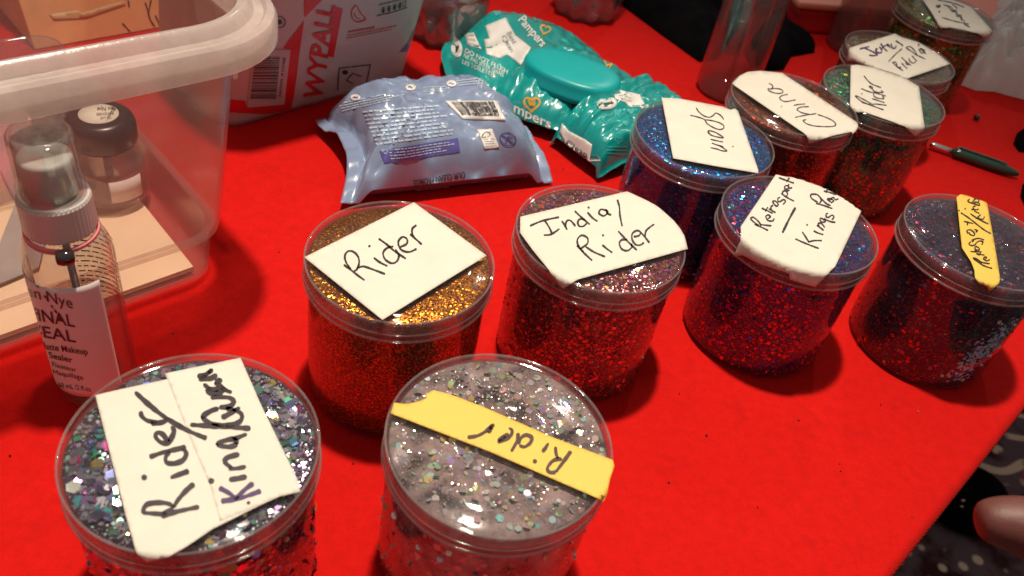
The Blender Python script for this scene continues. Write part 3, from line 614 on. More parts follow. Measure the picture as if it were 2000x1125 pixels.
# I green orange jar
gI = glitter_gel('green_gel', (.012, .085, .048), [(.03, .50, .20), (.01, .22, .36), (.55, .20, .02), (.04, .62, .24), (.02, .35, .18), (.70, .20, .02), (.01, .10, .22), (.50, .10, .02)], .0026, .45, .5)
sI = ST(1640, 120, 7.032, 2.1, [[(300, 570), (420, 610), (600, 675)], [(420, 605), (300, 560), (215, 490), (240, 488), (340, 540), (430, 590)], [(430, 600), (500, 595), (640, 612)], [(440, 520), (520, 545), (610, 575)], (300, 452), [(290, 380), (400, 425), (520, 450), (630, 485)], [(460, 440), (470, 490), (530, 515), (600, 520), (580, 480)], [(445, 390), (400, 350), (440, 360), (455, 405), (500, 430), (590, 435), (560, 410)], [(330, 205), (380, 270), (440, 320), (565, 370)]])
make_jar((.2337, .5872), 'jar of green and orange glitter with a cream label reading Rider sideways, beside the pen', gI,
    dict(n_top=420, n_side=900, smin=.0003, smax=.0011, pal=[(.03, .45, .2), (.02, .25, .4), (.05, .6, .25), (.1, .7, .4), (.02, .12, .3)], seed=29, side_pal=[(.85, .28, .02), (.7, .2, .02), (.05, .3, .12), (.9, .35, .05), (.02, .08, .10), (.02, .06, .06)]),
    crop(1640, 120, 7.032, [(150, 60), (240, 52), (480, 95), (900, 240), (1085, 350), (1160, 890), (1150, 940), (1030, 1025), (890, 890), (320, 695), (200, 700), (140, 600)]), 'paper', sI, 'ink')
# J
gJ = glitter_gel('khaki_gel', (.12, .09, .05), [(.28, .20, .12), (.16, .12, .07), (.35, .30, .22), (.30, .10, .06), (.20, .24, .16)], .0020, .5, .45)
sJ = ST(1640, 50, 8.333, 2.1, [[(1010, 385), (900, 480), (790, 595)], [(850, 600), (930, 680), (1030, 745)], [(865, 615), (900, 600), (925, 650), (930, 690)], [(930, 690), (1000, 690)], [(1000, 620), (1060, 680), (1100, 710)], [(1000, 525), (1080, 600), (1160, 660)], [(1085, 595), (1070, 625), (1120, 655)], [(1120, 540), (1140, 590), (1190, 620), (1240, 590)], [(1170, 500), (1250, 590)],
    [(1070, 370), (1130, 350), (1200, 400), (1250, 490), (1180, 440), (1075, 372)], [(1250, 490), (1390, 555)], [(1280, 390), (1330, 460), (1380, 420), (1300, 380), (1400, 470)]])
tJ, mapJ, labJ = make_jar((.2665, .6760), 'khaki glitter jar with a cream label reading Jesters, between the two green jars', gJ,
    dict(n_top=500, n_side=300, smin=.0003, smax=.0009, pal=[(.4, .3, .2), (.3, .6, .6), (.6, .6, .5), (.3, .45, .2), (.7, .2, .15)], seed=31),
    crop(1640, 50, 8.333, [(160, 370), (900, 135), (1000, 195), (1280, 280), (1600, 470), (1790, 630), (1060, 880), (560, 690), (380, 640), (240, 580), (120, 570)]), 'paper', sJ, 'ink', H=.0800)
ac = Acc()
for i, (p, w) in enumerate(ST(1640, 50, 8.333, 3.0, [[(320, 390), (400, 370), (480, 350)], [(400, 375), (480, 410), (560, 450), (610, 485), (540, 500), (475, 490)], [(575, 420), (610, 385), (580, 400), (600, 440), (650, 455), (690, 435)], [(640, 350), (690, 420)], [(660, 300), (720, 380), (770, 430)], [(680, 380), (740, 330)], [(740, 330), (800, 340), (770, 310), (820, 370)], [(830, 300), (850, 370), (900, 375), (915, 330)], [(905, 255), (960, 290), (1020, 330), (1000, 340)], [(1280, 300), (1280, 350)]])): ac.stroke(mapJ, p, w, .0004, i)
ac.obj('handwriting', M['inkp'], labJ, 0, 'purple black word Jesters')
# K
gK = glitter_gel('olive_gel', (.035, .085, .018), [(.18, .50, .06), (.10, .55, .12), (.55, .18, .02), (.12, .30, .06), (.65, .20, .02), (.30, .38, .08), (.08, .10, .03)], .0026, .45, .5)
sK = ST(1740, 0, 9.091, 2.0, [[(930, 95), (1050, 130), (1100, 190), (1180, 260), (1240, 330), (1310, 400)], [(1000, 110), (1090, 215), (1150, 190), (1170, 300), (1240, 280), (1250, 380)], [(900, 320), (1100, 380), (1380, 440)], [(1290, 440), (1400, 495)], [(830, 10), (1050, 50), (1200, 100), (1300, 140)], [(1080, 80), (1180, 160)]])
sK += ST(1740, 0, 9.091, 5.5, [[(800, 100), (835, 145)], [(870, 95), (835, 145)]])+ST(1740, 0, 9.091, 3.2, [(855, 215)])
make_jar((.333, .792), 'farthest glitter jar, olive green and rust, beside the crumpled paper towel', gK,
    dict(n_top=300, n_side=900, smin=.0003, smax=.0010, pal=[(.12, .2, .06), (.3, .6, .2), (.1, .15, .05)], seed=37, side_pal=[(.75, .25, .03), (.3, .5, .08), (.8, .3, .04), (.1, .8, .35), (.8, .75, .4), (.4, .45, .1)]),
    crop(1740, 0, 9.091, [(530, -40), (700, 200), (880, 500), (1050, 490), (1540, 590), (1660, 680), (1830, 590), (1420, 130), (1250, 60), (900, -60)]), 'paper', sK, 'ink')
# ------------------------------------------------------------------ storage bin
BU = Vector((math.cos(math.radians(49.0)), math.sin(math.radians(49.0)), 0)); BV = Vector((-BU.y, BU.x, 0)); BC = Vector((-.165, .350, 0)); BL, BD = .32, .20
def rrect(off, rad, z, n=10):
    """rounded rectangle of the bin footprint grown by off"""
    c = BC-BU*(BL/2)+BV*(BD/2); hx, hy = BL/2+off*.78, BD/2+off*.97; P = []
    for sx_, sy_, a0 in ((1, -1, -90), (1, 1, 0), (-1, 1, 90), (-1, -1, 180)):
        for k in range(n+1):
            a = math.radians(a0+90*k/n); P.append(c+BU*(sx_*(hx-rad)+rad*math.cos(a))+BV*(sy_*(hy-rad)+rad*math.sin(a))+Vector((0, 0, z)))
    return P
def loft(rings, cap0=False, cap1=False, closed=False):
    V = []; F = []; n = len(rings[0])
    for r in rings: V += r
    m = len(rings)
    for i in range(m if closed else m-1):
        for k in range(n): F.append((i*n+k, i*n+(k+1) % n, ((i+1) % m)*n+(k+1) % n, ((i+1) % m)*n+k))
    if cap0: F.append(tuple(range(n))[::-1])
    if cap1: F.append(tuple((m-1)*n+k for k in range(n)))
    return V, F
tb = thing('storage_bin', 'cloudy clear plastic storage bin holding a small bottle and papers', 'storage bin', (BC-BU*(BL/2)+BV*(BD/2)))
wall = [(-.004, .016, .0004), (0, .018, .003), (.003, .020, .033), (.0085, .024, .0345), (.010, .026, .040), (.0255, .034, .150)]
inner = [(.0235, .032, .150), (.0080, .024, .040), (.0065, .022, .0362), (.001, .018, .0345), (-.002, .016, .0045), (-.006, .014, .0025)]
v, f = loft([rrect(*w) for w in wall+inner], True, True); o = sharp(mesh('bin_body', v, f, M['bin'], tb), 50)
rimp = [(.0256, .034, .150), (.030, .037, .1505), (.0425, .045, .1545), (.0440, .046, .1500), (.0455, .047, .1505), (.0455, .047, .1600), (.0440, .046, .1622), (.0405, .044, .1632), (.0385, .042, .1615), (.0340, .039, .1618), (.0320, .038, .1655), (.0295, .036, .1668), (.0265, .034, .1660), (.0250, .033, .1630)]
v, f = loft([rrect(*w) for w in rimp], closed=True); sharp(mesh('rim', v, f, M['rim'], tb), 40)
# rib across the rim and the locking lug on the short side
rb_c = BC-BU*.118-BV*.036
v, f = box(rb_c, BU, BV, .0025, .020, .150, .1650); bevel(mesh('rim_rib', v, f, M['rim'], tb, False), .0008)
v, f = box(BC+BU*.024+BV*.034, BU, BV, .0022, .040, .112, .152); bevel(mesh('locking_lug', v, f, M['rim'], tb, False), .0008)
binS = (lambda px, py, lift=0: at(px, py, .0))
# contents of the bin (each a thing of its own)
def slab(name, pts, z0, z1, mat, label, cat):
    V = [Vector((p.x, p.y, z0)) for p in pts]+[Vector((p.x, p.y, z1)) for p in pts]; n = len(pts)
    F = [tuple(range(n))[::-1], tuple(range(n, 2*n))]+[(k, (k+1) % n, n+(k+1) % n, n+k) for k in range(n)]
    o = mesh(name, V, F, mat, None, False); return tagm(o, label, cat)
def buv(u, v): return BC+BU*u+BV*v
slab('card_sheet', [buv(-.300, .006), buv(-.012, .008), buv(-.010, .18), buv(-.300, .18)], .0032, .0062, M['sheet'], 'cream card sheet lying flat on the bottom of the plastic bin', 'card')
slab('pink_paper', [at(-90, 240, .008), at(52, 205, .008), at(92, 345, .008), at(-60, 430, .008)], .0068, .0080, M['pink'], 'bright pink paper lying in the plastic bin', 'paper')
slab('grey_paper', [at(100, 215, .01), at(150, 205, .01), at(75, 520, .01), at(-20, 560, .01), at(0, 470, .01)], .0086, .0094, plain('grey_leaflet', (.34, .30, .30), .6), 'grey glossy leaflet under the small bottle in the bin', 'leaflet')
a_, b_ = at(138, 170, .014), at(112, 262, .014); v, f = lathe([(.0030, 0), (.0033, .002), (.0033, (b_-a_).length), (.0028, (b_-a_).length+.002)], 16, c=a_, axis=(b_-a_))
tagm(mesh('blue_stick', v, f, M['blueplastic']), 'slate blue plastic stick lying in the bin behind the small bottle', 'stick')
# kraft box at the back right of the bin
kb = thing('cardboard_box', 'kraft cardboard box with torn tape and marker scribbles behind the plastic bin', 'box', buv(.075, .34))
kc = buv(.078, .345); v, f = box(kc, BU, BV, .150, .10, .0006, .085)
v = [q+BV*(.034*(1 if i in (4, 5) else 0)) for i, q in enumerate(v)]; kbody = bevel(mesh('box_body', v, f, M['kraft'], kb, False), .001)
sk = Surf([kbody], .0005)
ac = Acc(); ac.poly(sk, [(95, 28), (150, 20), (160, 25), (240, 2), (245, 10), (170, 36), (105, 40)], 8); ac.obj('packing_tape', M['tan'], kb, .0001)
ac = Acc()
for p in ([(283, 5), (288, 20), (293, 40)], [(295, 0), (290, 30), (302, 52)], [(303, 30), (312, 50)], [(310, 48), (322, 40), (322, 50)], [(250, 0), (252, 15)], [(238, 45), (254, 62)]): ac.stroke(sk, p, 3, 0)
ac.obj('handwriting', M['ink'], kb, 0)
# clear tray inside, left
tc_ = buv(-.078, .135)+Vector((0, 0, .075)); v, f = loft([[tc_+BU*(.046*sx_+r_*math.cos(a))+BV*(.020*sy_+r_*math.sin(a))+Vector((0, 0, z)) for sx_, sy_, a0 in ((1, -1, -90), (1, 1, 0), (-1, 1, 90), (-1, -1, 180)) for a in [math.radians(a0+15*q) for q in range(7)]] for r_, z in ((.006, -.0684), (.009, -.066), (.013, 0), (.0150, .0006), (.0150, -.0012), (.012, -.001), (.008, -.0650))], True, True)
tagm(mesh('clear_tray', v, f, clear('clear_tray_plastic', (.93, .91, .90), .03, (.85, .8, .78), .03, 1.6)), 'small clear plastic tray standing in the back of the storage bin', 'tray')
# little glass bottle with dark cap in the bin
gb = at(221, 374, .0095); tg = thing('glass_bottle', 'small glass bottle with dark round cap standing in the bin', 'bottle', gb)
gz = gb.z
def L(prof, **kw): return lathe([(r, z+gz) for r, z in prof], 56, c=(gb.x, gb.y, 0), **kw)
v, f = L([(.018, 0), (.0205, .0015), (.0215, .005), (.0215, .022), (.0195, .028), (.0150, .033), (.0135, .036), (.0125, .036), (.0138, .032), (.0183, .027), (.0203, .022), (.0203, .006), (.018, .0035), (.0005, .003)], cap1=True); mesh('bottle_body', v, f, M['glass'], tg)
v, f = L([(.0175, .0037), (.0198, .006), (.0199, .0195), (.0198, .0197), (.0005, .0197)]); mesh('liquid', v, f, M['liquid'], tg)
v, f = L([(.0172, .036), (.0182, .0372), (.0188, .039), (.0188, .0475), (.0180, .0508), (.0160, .0530), (.0140, .0535), (.0005, .0535)]); capo = mesh('cap', v, f, M['dark'], tg)
v, f = L([(.0020, .012), (.0024, .014), (.0022, .036)]); mesh('brush_stem', v, f, M['printgrey'], tg)
sg = Surf([capo], .0003)
v, f = L([(.0105, .05355), (.0105, .0538), (.0005, .0538)]); cl_ = mesh('cap_label', v, f, M['paper'], tg)
sg2 = Surf([cl_], .0002); ac = Acc(); ac.text(sg2, 'Ben Nye', (226, 208), (190, 210), (0, 9), bold=.01); ac.text(sg2, 'REMOVER', (222, 219), (188, 221), (0, 6)); ac.text(sg2, 'GLUE', (218, 228), (196, 229), (0, 5)); ac.obj('printed_text', M['printblack'], cl_, 0)
# wrap label strip on the bottle
V = []; F = []
ang = [math.radians(a) for a in range(-62, -8, 3)]
for i, a in enumerate(ang):
    for z in (.007, .0215): V.append(Vector((gb.x+.0217*math.cos(a), gb.y+.0217*math.sin(a), gz+z)))
for i in range(len(ang)-1): F.append((2*i, 2*i+2, 2*i+3, 2*i+1))
solid(mesh('side_label', V, F, M['whitelabel'], tg), .0001)
# bead stuck on the outside of the bin, and one on the bottle
def bead_on(px, py, dist, r, label):
    c = atd(px, py, dist); v, f = lathe([(.0004, -r*.9), (r*.7, -r*.7), (r, -r*.2), (r, r*.2), (r*.7, r*.7), (.0004, r*.9)], 20, c=c, axis=ray(px, py)); return mesh('bead', v, f, M['bead'])
# ------------------------------------------------------------------ spray bottle
sb = at(195, 748, 0); ts_ = thing('spray_bottle', 'clear spray bottle with white nozzle, clear cap and white printed label beside the bin', 'spray bottle', (sb.x, sb.y, .0003))
R_ = .0180
def Ls(prof, n=72, **kw): return lathe(prof, n, c=(sb.x, sb.y, .0003), **kw)
v, f = Ls([(.0145, 0), (.0170, .0015), (R_, .005), (R_, .083), (.0172, .089), (.0150, .0945), (.0128, .098), (.0112, .1005), (.0112, .106), (.0102, .106), (.0102, .100), (.0140, .0940), (.0162, .088), (.0169, .083), (.0169, .006), (.0150, .003), (.0005, .0026)]); mesh('bottle_body', v, f, M['bottle'], ts_)
v, f = Ls([(.0145, .0032), (.0164, .006), (.0166, .054), (.0165, .0543), (.0005, .0541)]); mesh('liquid', v, f, clear('rosy_liquid', (.88, .80, .78), .04, (.7, .55, .55), .02, .8), ts_)
# ribbed collar
V = []; F = []; n = 96
cp = [(.0126, .0985), (.0138, .0988), (.0142, .1000), (.0140, .1135), (.0134, .1148), (.0112, .1150)]
for i, (r, z) in enumerate(cp):
    for k in range(n):
        a = 2*math.pi*k/n; rr = r*(1+((.022 if i in (1, 4) else .004)*(1 if k % 2 else -1) if 0 < i < 5 else 0)); V.append(Vector((sb.x+rr*math.cos(a), sb.y+rr*math.sin(a), z)))
for i in range(len(cp)-1):
    for k in range(n): F.append((i*n+k, i*n+(k+1) % n, (i+1)*n+(k+1) % n, (i+1)*n+k))
F.append(tuple((len(cp)-1)*n+k for k in range(n))); F.append(tuple(range(n))[::-1]); mesh('collar', V, F, plain('frosted_collar', (.50, .45, .43), .35, var=.04), ts_, False)
v, f = Ls([(.0088, .1148), (.0090, .1205), (.0100, .1215), (.0101, .1315), (.0098, .1326), (.0088, .1330), (.0030, .1331), (.0028, .1326), (.0005, .1326)], 48); noz = mesh('spray_nozzle', v, f, M['white'], ts_)
v, f = Ls([(.0126, .1150), (.0126, .1205), (.0122, .1213), (.0119, .1400), (.0117, .1424), (.0110, .1436), (.0100, .1436), (.0094, .1426), (.0005, .1422), (.0005, .1410), (.0090, .1410), (.0106, .1396), (.0109, .1215), (.0113, .1205), (.0113, .1150)], 64, cap0=False, cap1=False); mesh('clear_cap', v, f, M['cap'], ts_)
v, f = Ls([(.0016, .006), (.0016, .099)], 14); mesh('dip_tube', v, f, M['printgrey'], ts_)
# label: part of the cylinder facing the camera, text wrapped on it
V = []; F = []
ang = [math.radians(a) for a in range(-176, -22, 4)]
zl = [.011+.0034*k for k in range(21)]
for a in ang:
    for z in zl: V.append(Vector((sb.x+(R_+.0002)*math.cos(a), sb.y+(R_+.0002)*math.sin(a), z)))
m_ = len(zl)
for i in range(len(ang)-1):
    for j in range(m_-1): F.append((i*m_+j, (i+1)*m_+j, (i+1)*m_+j+1, i*m_+j+1))
labo = mesh('label', V, F, M['whitelabel'], ts_); solid(labo, .0001)
ss_ = Surf([labo], .0004); ac = Acc()
ac.text(ss_, 'Ben Nye', (38, 572), (143, 602), (-4, -23)); ac.text(ss_, 'FINAL', (62, 623), (147, 638), (-5, -25), bold=.012); ac.text(ss_, 'SEAL', (68, 655), (149, 668), (-5, -24), bold=.012)
ac.text(ss_, 'Matte Makeup', (80, 680), (172, 692), (-3, -13), bold=.012); ac.text(ss_, 'Sealer', (98, 698), (143, 708), (-3, -13), bold=.012); ac.text(ss_, 'Fixateur', (104, 715), (150, 726), (-2, -10)); ac.text(ss_, 'Maquillage', (106, 730), (163, 741), (-2, -10)); ac.text(ss_, '60 mL /2 fl.oz', (116, 755), (178, 764), (-2, -10))
ac.obj('printed_text', M['printblack'], labo, 0)
# printed directions on the back of the bottle (seen through it)
ac = Acc(); angs = [math.radians(a) for a in range(20, 120, 4)]; rr_ = random.Random(4)
for z in [.084-.0030*k for k in range(14)]:
    a0 = 20
    while a0 < 118:
        w = rr_.uniform(6, 16); a1 = min(118, a0+w); A_ = [math.radians(a0+(a1-a0)*k/4) for k in range(5)]
        Vq = [Vector((sb.x+(R_+.0003)*math.cos(a), sb.y+(R_+.0003)*math.sin(a), zz)) for a in A_ for zz in (z, z+.0008)]
        ac.add(Vq, [(2*k, 2*k+2, 2*k+3, 2*k+1) for k in range(4)]); a0 = a1+3
mesh('back_print', ac.V, ac.F, M['redline'], ts_, kind='stuff')
# pink elastic with dark bead round the neck
V = []; F = []
for turn in range(2):
    n = 40
    for k in range(n):
        a = 2*math.pi*k/n; c = Vector((sb.x+.0140*math.cos(a), sb.y+.0140*math.sin(a), .0965-.0012*turn+.0006*math.sin(a*2+turn)))
        for q in range(6):
            b = 2*math.pi*q/6; V.append(c+Vector((math.cos(a)*math.cos(b), math.sin(a)*math.cos(b), math.sin(b)))*.0007)
    b0 = turn*n*6
    for k in range(n):
        for q in range(6): F.append((b0+k*6+q, b0+((k+1) % n)*6+q, b0+((k+1) % n)*6+(q+1) % 6, b0+k*6+(q+1) % 6))
eb = thing('elastic_band', 'pink elastic band with a dark bead round the neck of the spray bottle', 'hair band', (sb.x, sb.y, .096))
mesh('band', V, F, M['hairband'], eb)
q = at(127, 496, .094); dr = Vector((q.x-sb.x, q.y-sb.y, 0)).normalized(); bc = Vector((sb.x, sb.y, .0945))+dr*.0165
v, f = lathe([(.001, -.0036), (.0028, -.0032), (.0036, -.0012), (.0036, .0012), (.0028, .0032), (.001, .0036)], 10, c=bc, axis=dr.cross(Vector((0, 0, 1)))); mesh('bead', v, f, M['bead'], eb)
# ------------------------------------------------------------------ soft packs
def pillow(fl, fr, br, bl, T, name_mat, parent, nu=72, nv=48, crimp=.06, seed=0, creases=(), pw=3.2, wr=.0016, zc=.35, sag=0, concave=0, back=None, body='pack_film'):
    """closed flow-wrapped pack on four footprint corners; crimped fins past both ends"""
    fl, fr, br, bl = [Vector((p[0], p[1], 0)) for p in (fl, fr, br, bl)]
    def foot(u, v):
        if concave: u = u+concave*math.sin(math.pi*min(1, v*1.15))*max(0, 1-abs(u)/.35) if u < .35 else u
        q = (fl*(1-u)+fr*u)*(1-v)+(bl*(1-u)+br*u)*v
        if back: q = q+Vector((back[1], back[2], 0))*(v*max(0, 1-abs(u-back[0])/.45))
        return q
    ctr = foot(.5, .5)
    def h(u, v):
        a = max(0, 1-abs(2*u-1)**pw); b = max(0, 1-abs(2*v-1)**pw); return (a**.5)*(b**.4)
    top = []; bot = []
    for i in range(nu+1):
        u = -crimp+(1+2*crimp)*i/nu; tr, br_ = [], []
        for j in range(nv+1):
            v = j/nv; uc = min(1, max(0, u)); p = foot(u, v)
            e = max(0, -u, u-1)
            pin = 1-.16*smoothstep(0, .5, 1-abs(2*uc-1))*0
            hh = h(uc, v); w3 = Vector((u*5.1+seed, v*4.3, seed*.7))
            wr_ = noise.noise(w3)*wr*1.6+noise.noise(w3*2.7)*wr+noise.noise(w3*6)*wr*.4
            zt = T*hh+wr_*min(1, hh*1.6)-sag*T*hh*(1-(2*u-1)**2)*0
            for (u0, v0, u1, v1, amp, wd) in creases:
                A = Vector((u0, v0)); B = Vector((u1, v1)); Q = Vector((uc, v)); AB = B-A; t = max(0, min(1, (Q-A).dot(AB)/AB.dot(AB))); d = (A+AB*t-Q).length
                zt += amp*max(0, 1-d/wd)*min(1, hh*2)*(1-.6*t)
            zmid = T*zc*(.25+.75*min(1, 4*v*(1-v)))
            if e > 0 or uc in (0., 1.):
                zf = zmid+.0003*math.sin(v*60+seed)+.0045*noise.noise(Vector((v*5, seed, u*9))); zt = zf+.0004; zb = zf-.0004
                zt = max(zt, .0018); zb = max(.0009, zt-.0009)
            else:
                s_ = smoothstep(0, .10, min(uc, 1-uc)); base = zmid*(1-s_); zt = max(zt, base+.0004*(1-s_)+.0006); zb = max(.0008, base-.0004)
                edge_v = min(v, 1-v); k = smoothstep(0, .12, edge_v); zb = zb*k+max(zb, T*.30*s_)*(1-k)*.9+.0008*(1-k); zt = max(zt, zb+.0005)
            bulge = 1+.035*math.sin(math.pi*v)*0
            tr.append(Vector((p.x, p.y, zt))); br_.append(Vector((p.x, p.y, zb)))
        top.append(tr); bot.append(br_)
    V = [q for r in top for q in r]+[q for r in bot for q in r]; n = nv+1; off = (nu+1)*n; F = []
    for i in range(nu):
        for j in range(nv):
            F.append((i*n+j, (i+1)*n+j, (i+1)*n+j+1, i*n+j+1)); F.append((off+i*n+j, off+i*n+j+1, off+(i+1)*n+j+1, off+(i+1)*n+j))
    for i in range(nu):
        F.append((i*n, off+i*n, off+(i+1)*n, (i+1)*n)); F.append((i*n+nv, (i+1)*n+nv, off+(i+1)*n+nv, off+i*n+nv))
    for j in range(nv):
        F.append((j, j+1, off+j+1, off+j)); F.append((nu*n+j, off+nu*n+j, off+nu*n+j+1, nu*n+j+1))
    return mesh(body, V, F, M[name_mat], parent)
# blue wipes pack
tp = thing('wipes_pack', 'light blue plastic wipes pack lying face down with a barcode and purple banner', 'wipes pack', (-.07, .52, 0))
bp = pillow((-.112, .436), (.006, .506), (-.047, .592), (-.158, .527), .046, 'film', tp, nu=110, nv=80, concave=.10, wr=.0022, pw=5.5, crimp=.06, seed=2.3, creases=[(.24, .0, .34, .42, .012, .10), (.40, .0, .34, .42, -.010, .08), (.02, .30, .25, .45, -.010, .08), (.62, .0, .58, .25, -.009, .10), (.85, .02, .70, .28, .010, .09), (.78, .0, .66, .20, -.008, .07), (.05, .62, .30, .55, .007, .06), (.50, .95, .45, .6, -.004, .06), (.12, .08, .30, .30, -.012, .08), (.95, .5, .75, .55, .007, .07), (.04, .9, .2, .7, -.007, .08), (.97, .85, .8, .7, -.006, .08)])
sp = Surf([bp], .0005)
Z = lambda pts: crop(450, 0, 2.679, pts)
pw_, pk_ = M['printwhite'], M['printblack']
PR('barcode_panel', pw_, bp, sp, [('poly', Z([(1120, 530), (1395, 530), (1440, 632), (1215, 625)]), 6)])
PR('barcode', pk_, bp, sp, [('bars', Z([(1140, 535), (1385, 535), (1425, 622), (1212, 618)]), 5, 34, 's', .0006, .03, .86)], 0)
rp_ = PR('recycling_panel', pw_, bp, sp, [('poly', Z([(1290, 680), (1370, 675), (1408, 775), (1330, 782)]), 6)])
PR('recycling_mark', pk_, rp_, sp, [('stroke', Z([(1312, 722), (1325, 700), (1342, 690), (1360, 702), (1348, 716), (1318, 722)]), 1.6, .0002)], 0)
PR('fine_print', pk_, rp_, sp, [('greek', Z([(1325, 725), (1385, 722), (1400, 768), (1335, 772)]), 4, 8, .25, .0002)], 0)
for c in ((655, 512), (943, 460), (1157, 440)):
    q_ = PR('oval_icon', pw_, bp, sp, [('poly', Z(ell(c[0], c[1], 27, 17)), 4)]); PR('icon_figure', M['purple'], q_, sp, [('stroke', Z([(c[0]-14, c[1]+3), (c[0]-5, c[1]-4), (c[0]+5, c[1]+4), (c[0]+14, c[1]-2)]), 2.2, .0002)], 0)
PR('slogan', pk_, bp, sp, [('text', 'OUR CLEAN PROMISE', (907, 335), (806, 352), (2, 13), 0, .015)], 0)
pb_ = PR('purple_banner', M['purple'], bp, sp, [('poly', Z([(780, 790), (1190, 722), (1200, 795), (805, 855)]), 6)], 0)
PR('fine_print', M['filmtext'], pb_, sp, [('greek', Z([(835, 780), (1180, 733), (1185, 785), (845, 838)]), 4, 12, .34, .0003)], 0)
PR('banner_heart', M['filmtext'], pb_, sp, [('stroke', [(450+x/2.679, y/2.679) for x, y in ((800, 795), (790, 788), (797, 783), (803, 789), (812, 782), (818, 790), (808, 805), (800, 795))], 1.2, .0003)], 0)
e_ = Z(ell(1452, 727, 42, 33, .3, 24)); PR('prohibition_mark', M['purple'], bp, sp, [('stroke', e_+[e_[0]], 2.0), ('stroke', Z([(1420, 705), (1485, 752)]), 2.2), ('stroke', Z([(1440, 745), (1450, 715), (1462, 735), (1450, 726), (1460, 712), (1478, 722)]), 2.0)], 0)
for q_, ln, sd in (([(690, 575), (1110, 545), (1230, 700), (770, 765)], 9, 3), ([(560, 540), (900, 470), (920, 510), (590, 585)], 4, 6), ([(1010, 455), (1140, 450), (1150, 480), (1010, 485)], 3, 9), ([(1180, 420), (1330, 400), (1350, 440), (1190, 455)], 3, 19), ([(970, 985), (1200, 960), (1200, 1005), (970, 1020)], 3, 15)):
    PR('fine_print', M['filmtext'], bp, sp, [('greek', Z(q_), ln, sd, .42)], 0)
# big teal wipes pack with lid
tt = thing('wipes_pack', 'large teal baby wipes pack with a raised oval lid, behind the blue pack', 'wipes pack', (-.012, .665, 0))
tk = pillow((-.064, .582), (.018, .566), (.077, .680), (-.086, .706), .039, 'teal', tt, nu=96, nv=64, concave=-.16, back=(.33, .004, .056), crimp=.045, seed=5.1, pw=3.0, wr=.0026, creases=[(.0, .55, .35, .50, -.008, .16), (.25, .0, .30, .4, -.006, .12), (.5, .02, .62, .40, .005, .10), (.05, .85, .3, .6, .005, .10), (.3, .95, .5, .6, -.006, .10), (.95, .2, .75, .4, -.006, .10), (.4, .3, .9, .9, .004, .08)])
# lid
lc = at(1118, 137, .0415); la = (at(1210, 172, .0415)-at(1028, 103, .0415)); lw_ = la.length/2*.98; la.normalize(); lb = Vector((-la.y, la.x, 0))
rings = []
for (s_, z) in ((1.05, -.012), (1.06, -.008), (1.0, -.006), (1.0, -.001), (.97, .0015), (.90, .0028), (.70, .0034), (.45, .0032), (.2, .0030), (.01, .0030)):
    rings.append([lc+la*(lw_*s_*math.copysign(abs(math.cos(a))**.85, math.cos(a)))+lb*(lw_*.66*s_*math.copysign(abs(math.sin(a))**.85, math.sin(a)))+Vector((0, 0, z)) for a in [2*math.pi*k/64 for k in range(64)]])
v, f = loft(rings, True, True); mesh('lid', v, f, M['teallid'], tt)
st = Surf([tk], .0003); Z2 = lambda pts: crop(780, 0, 3.75, pts)
def heart(cx, cy, s, rot=0):
    P = []
    for k in range(25):
        t = 2*math.pi*k/24; x = 16*math.sin(t)**3/16; y = -(13*math.cos(t)-5*math.cos(2*t)-2*math.cos(3*t)-math.cos(4*t))/16
        P.append((cx+s*(x*math.cos(rot)-y*math.sin(rot)), cy+s*(x*math.sin(rot)+y*math.cos(rot))))
    return P
PR('white_patch', pw_, tk, st, [('poly', Z2([(630, 190), (775, 130), (850, 260), (965, 350), (890, 480), (790, 400), (730, 430), (640, 400), (620, 290), (660, 285)]), 6)])
PR('patch_lettering', M['slate'], tk, st, [('text', 'Best', *Z2([(785, 250), (835, 330)]), (9, -5), .0003), ('text', 'Clean', *Z2([(745, 275), (815, 390)]), (9, -5), .0003)], 0)
PR('top_lettering', pw_, tk, st, [('text', 'Pampers', *Z2([(868, 150), (1040, 350)]), (14, -11), .0001, .02)], 0)
PR('side_lettering', pw_, tk, st, [('text', 'Pampers', *Z2([(735, 770), (1105, 945)]), (3, -20), .0001, .02)], 0)
q_ = PR('flush_icon', pw_, tk, st, [('poly', Z2(ell(420, 355, 42, 68, -.1)), 6)]); PR('icon_figure', pk_, q_, st, [('stroke', Z2([(405, 330), (420, 345), (415, 390), (428, 360), (435, 335), (430, 390)]), 2.6, .0002)], 0)
for P_, sd in (([(480, 250), (545, 240), (600, 360), (500, 330)], 3), ([(1640, 590), (1700, 575), (1765, 640), (1650, 650)], 7), ([(1290, 705), (1340, 705), (1400, 745), (1320, 775)], 9)):
    q_ = PR('small_panel', pw_, tk, st, [('poly', Z2(P_), 6)]); PR('fine_print', M['printgrey'], q_, st, [('greek', Z2(P_), 3, sd, .4, .0002)], 0)
PR('warning_text', pw_, tk, st, [('text', 'DO NOT FLUSH', *Z2([(480, 385), (790, 545)]), (2, -9), 0, .01), ('text', 'NE PAS JETER DANS', *Z2([(470, 420), (760, 565)]), (2, -8)), ('text', 'LES TOILETTES', *Z2([(460, 465), (700, 570)]), (2, -8))], 0)
for c, s_, w, r_ in (((1068, 220), 36, 3.2, .3), ((970, 762), 58, 4.2, .05), ((1530, 450), 38, 3, .4)): PR('gold_heart', M['gold'], tk, st, [('stroke', Z2(heart(c[0], c[1], s_, r_)), w, .0002)]+([('stroke', Z2([(948, 725), (952, 745), (965, 775), (972, 740), (985, 778), (990, 735)]), 3.4, .0002)] if c[0] == 970 else []), 0)
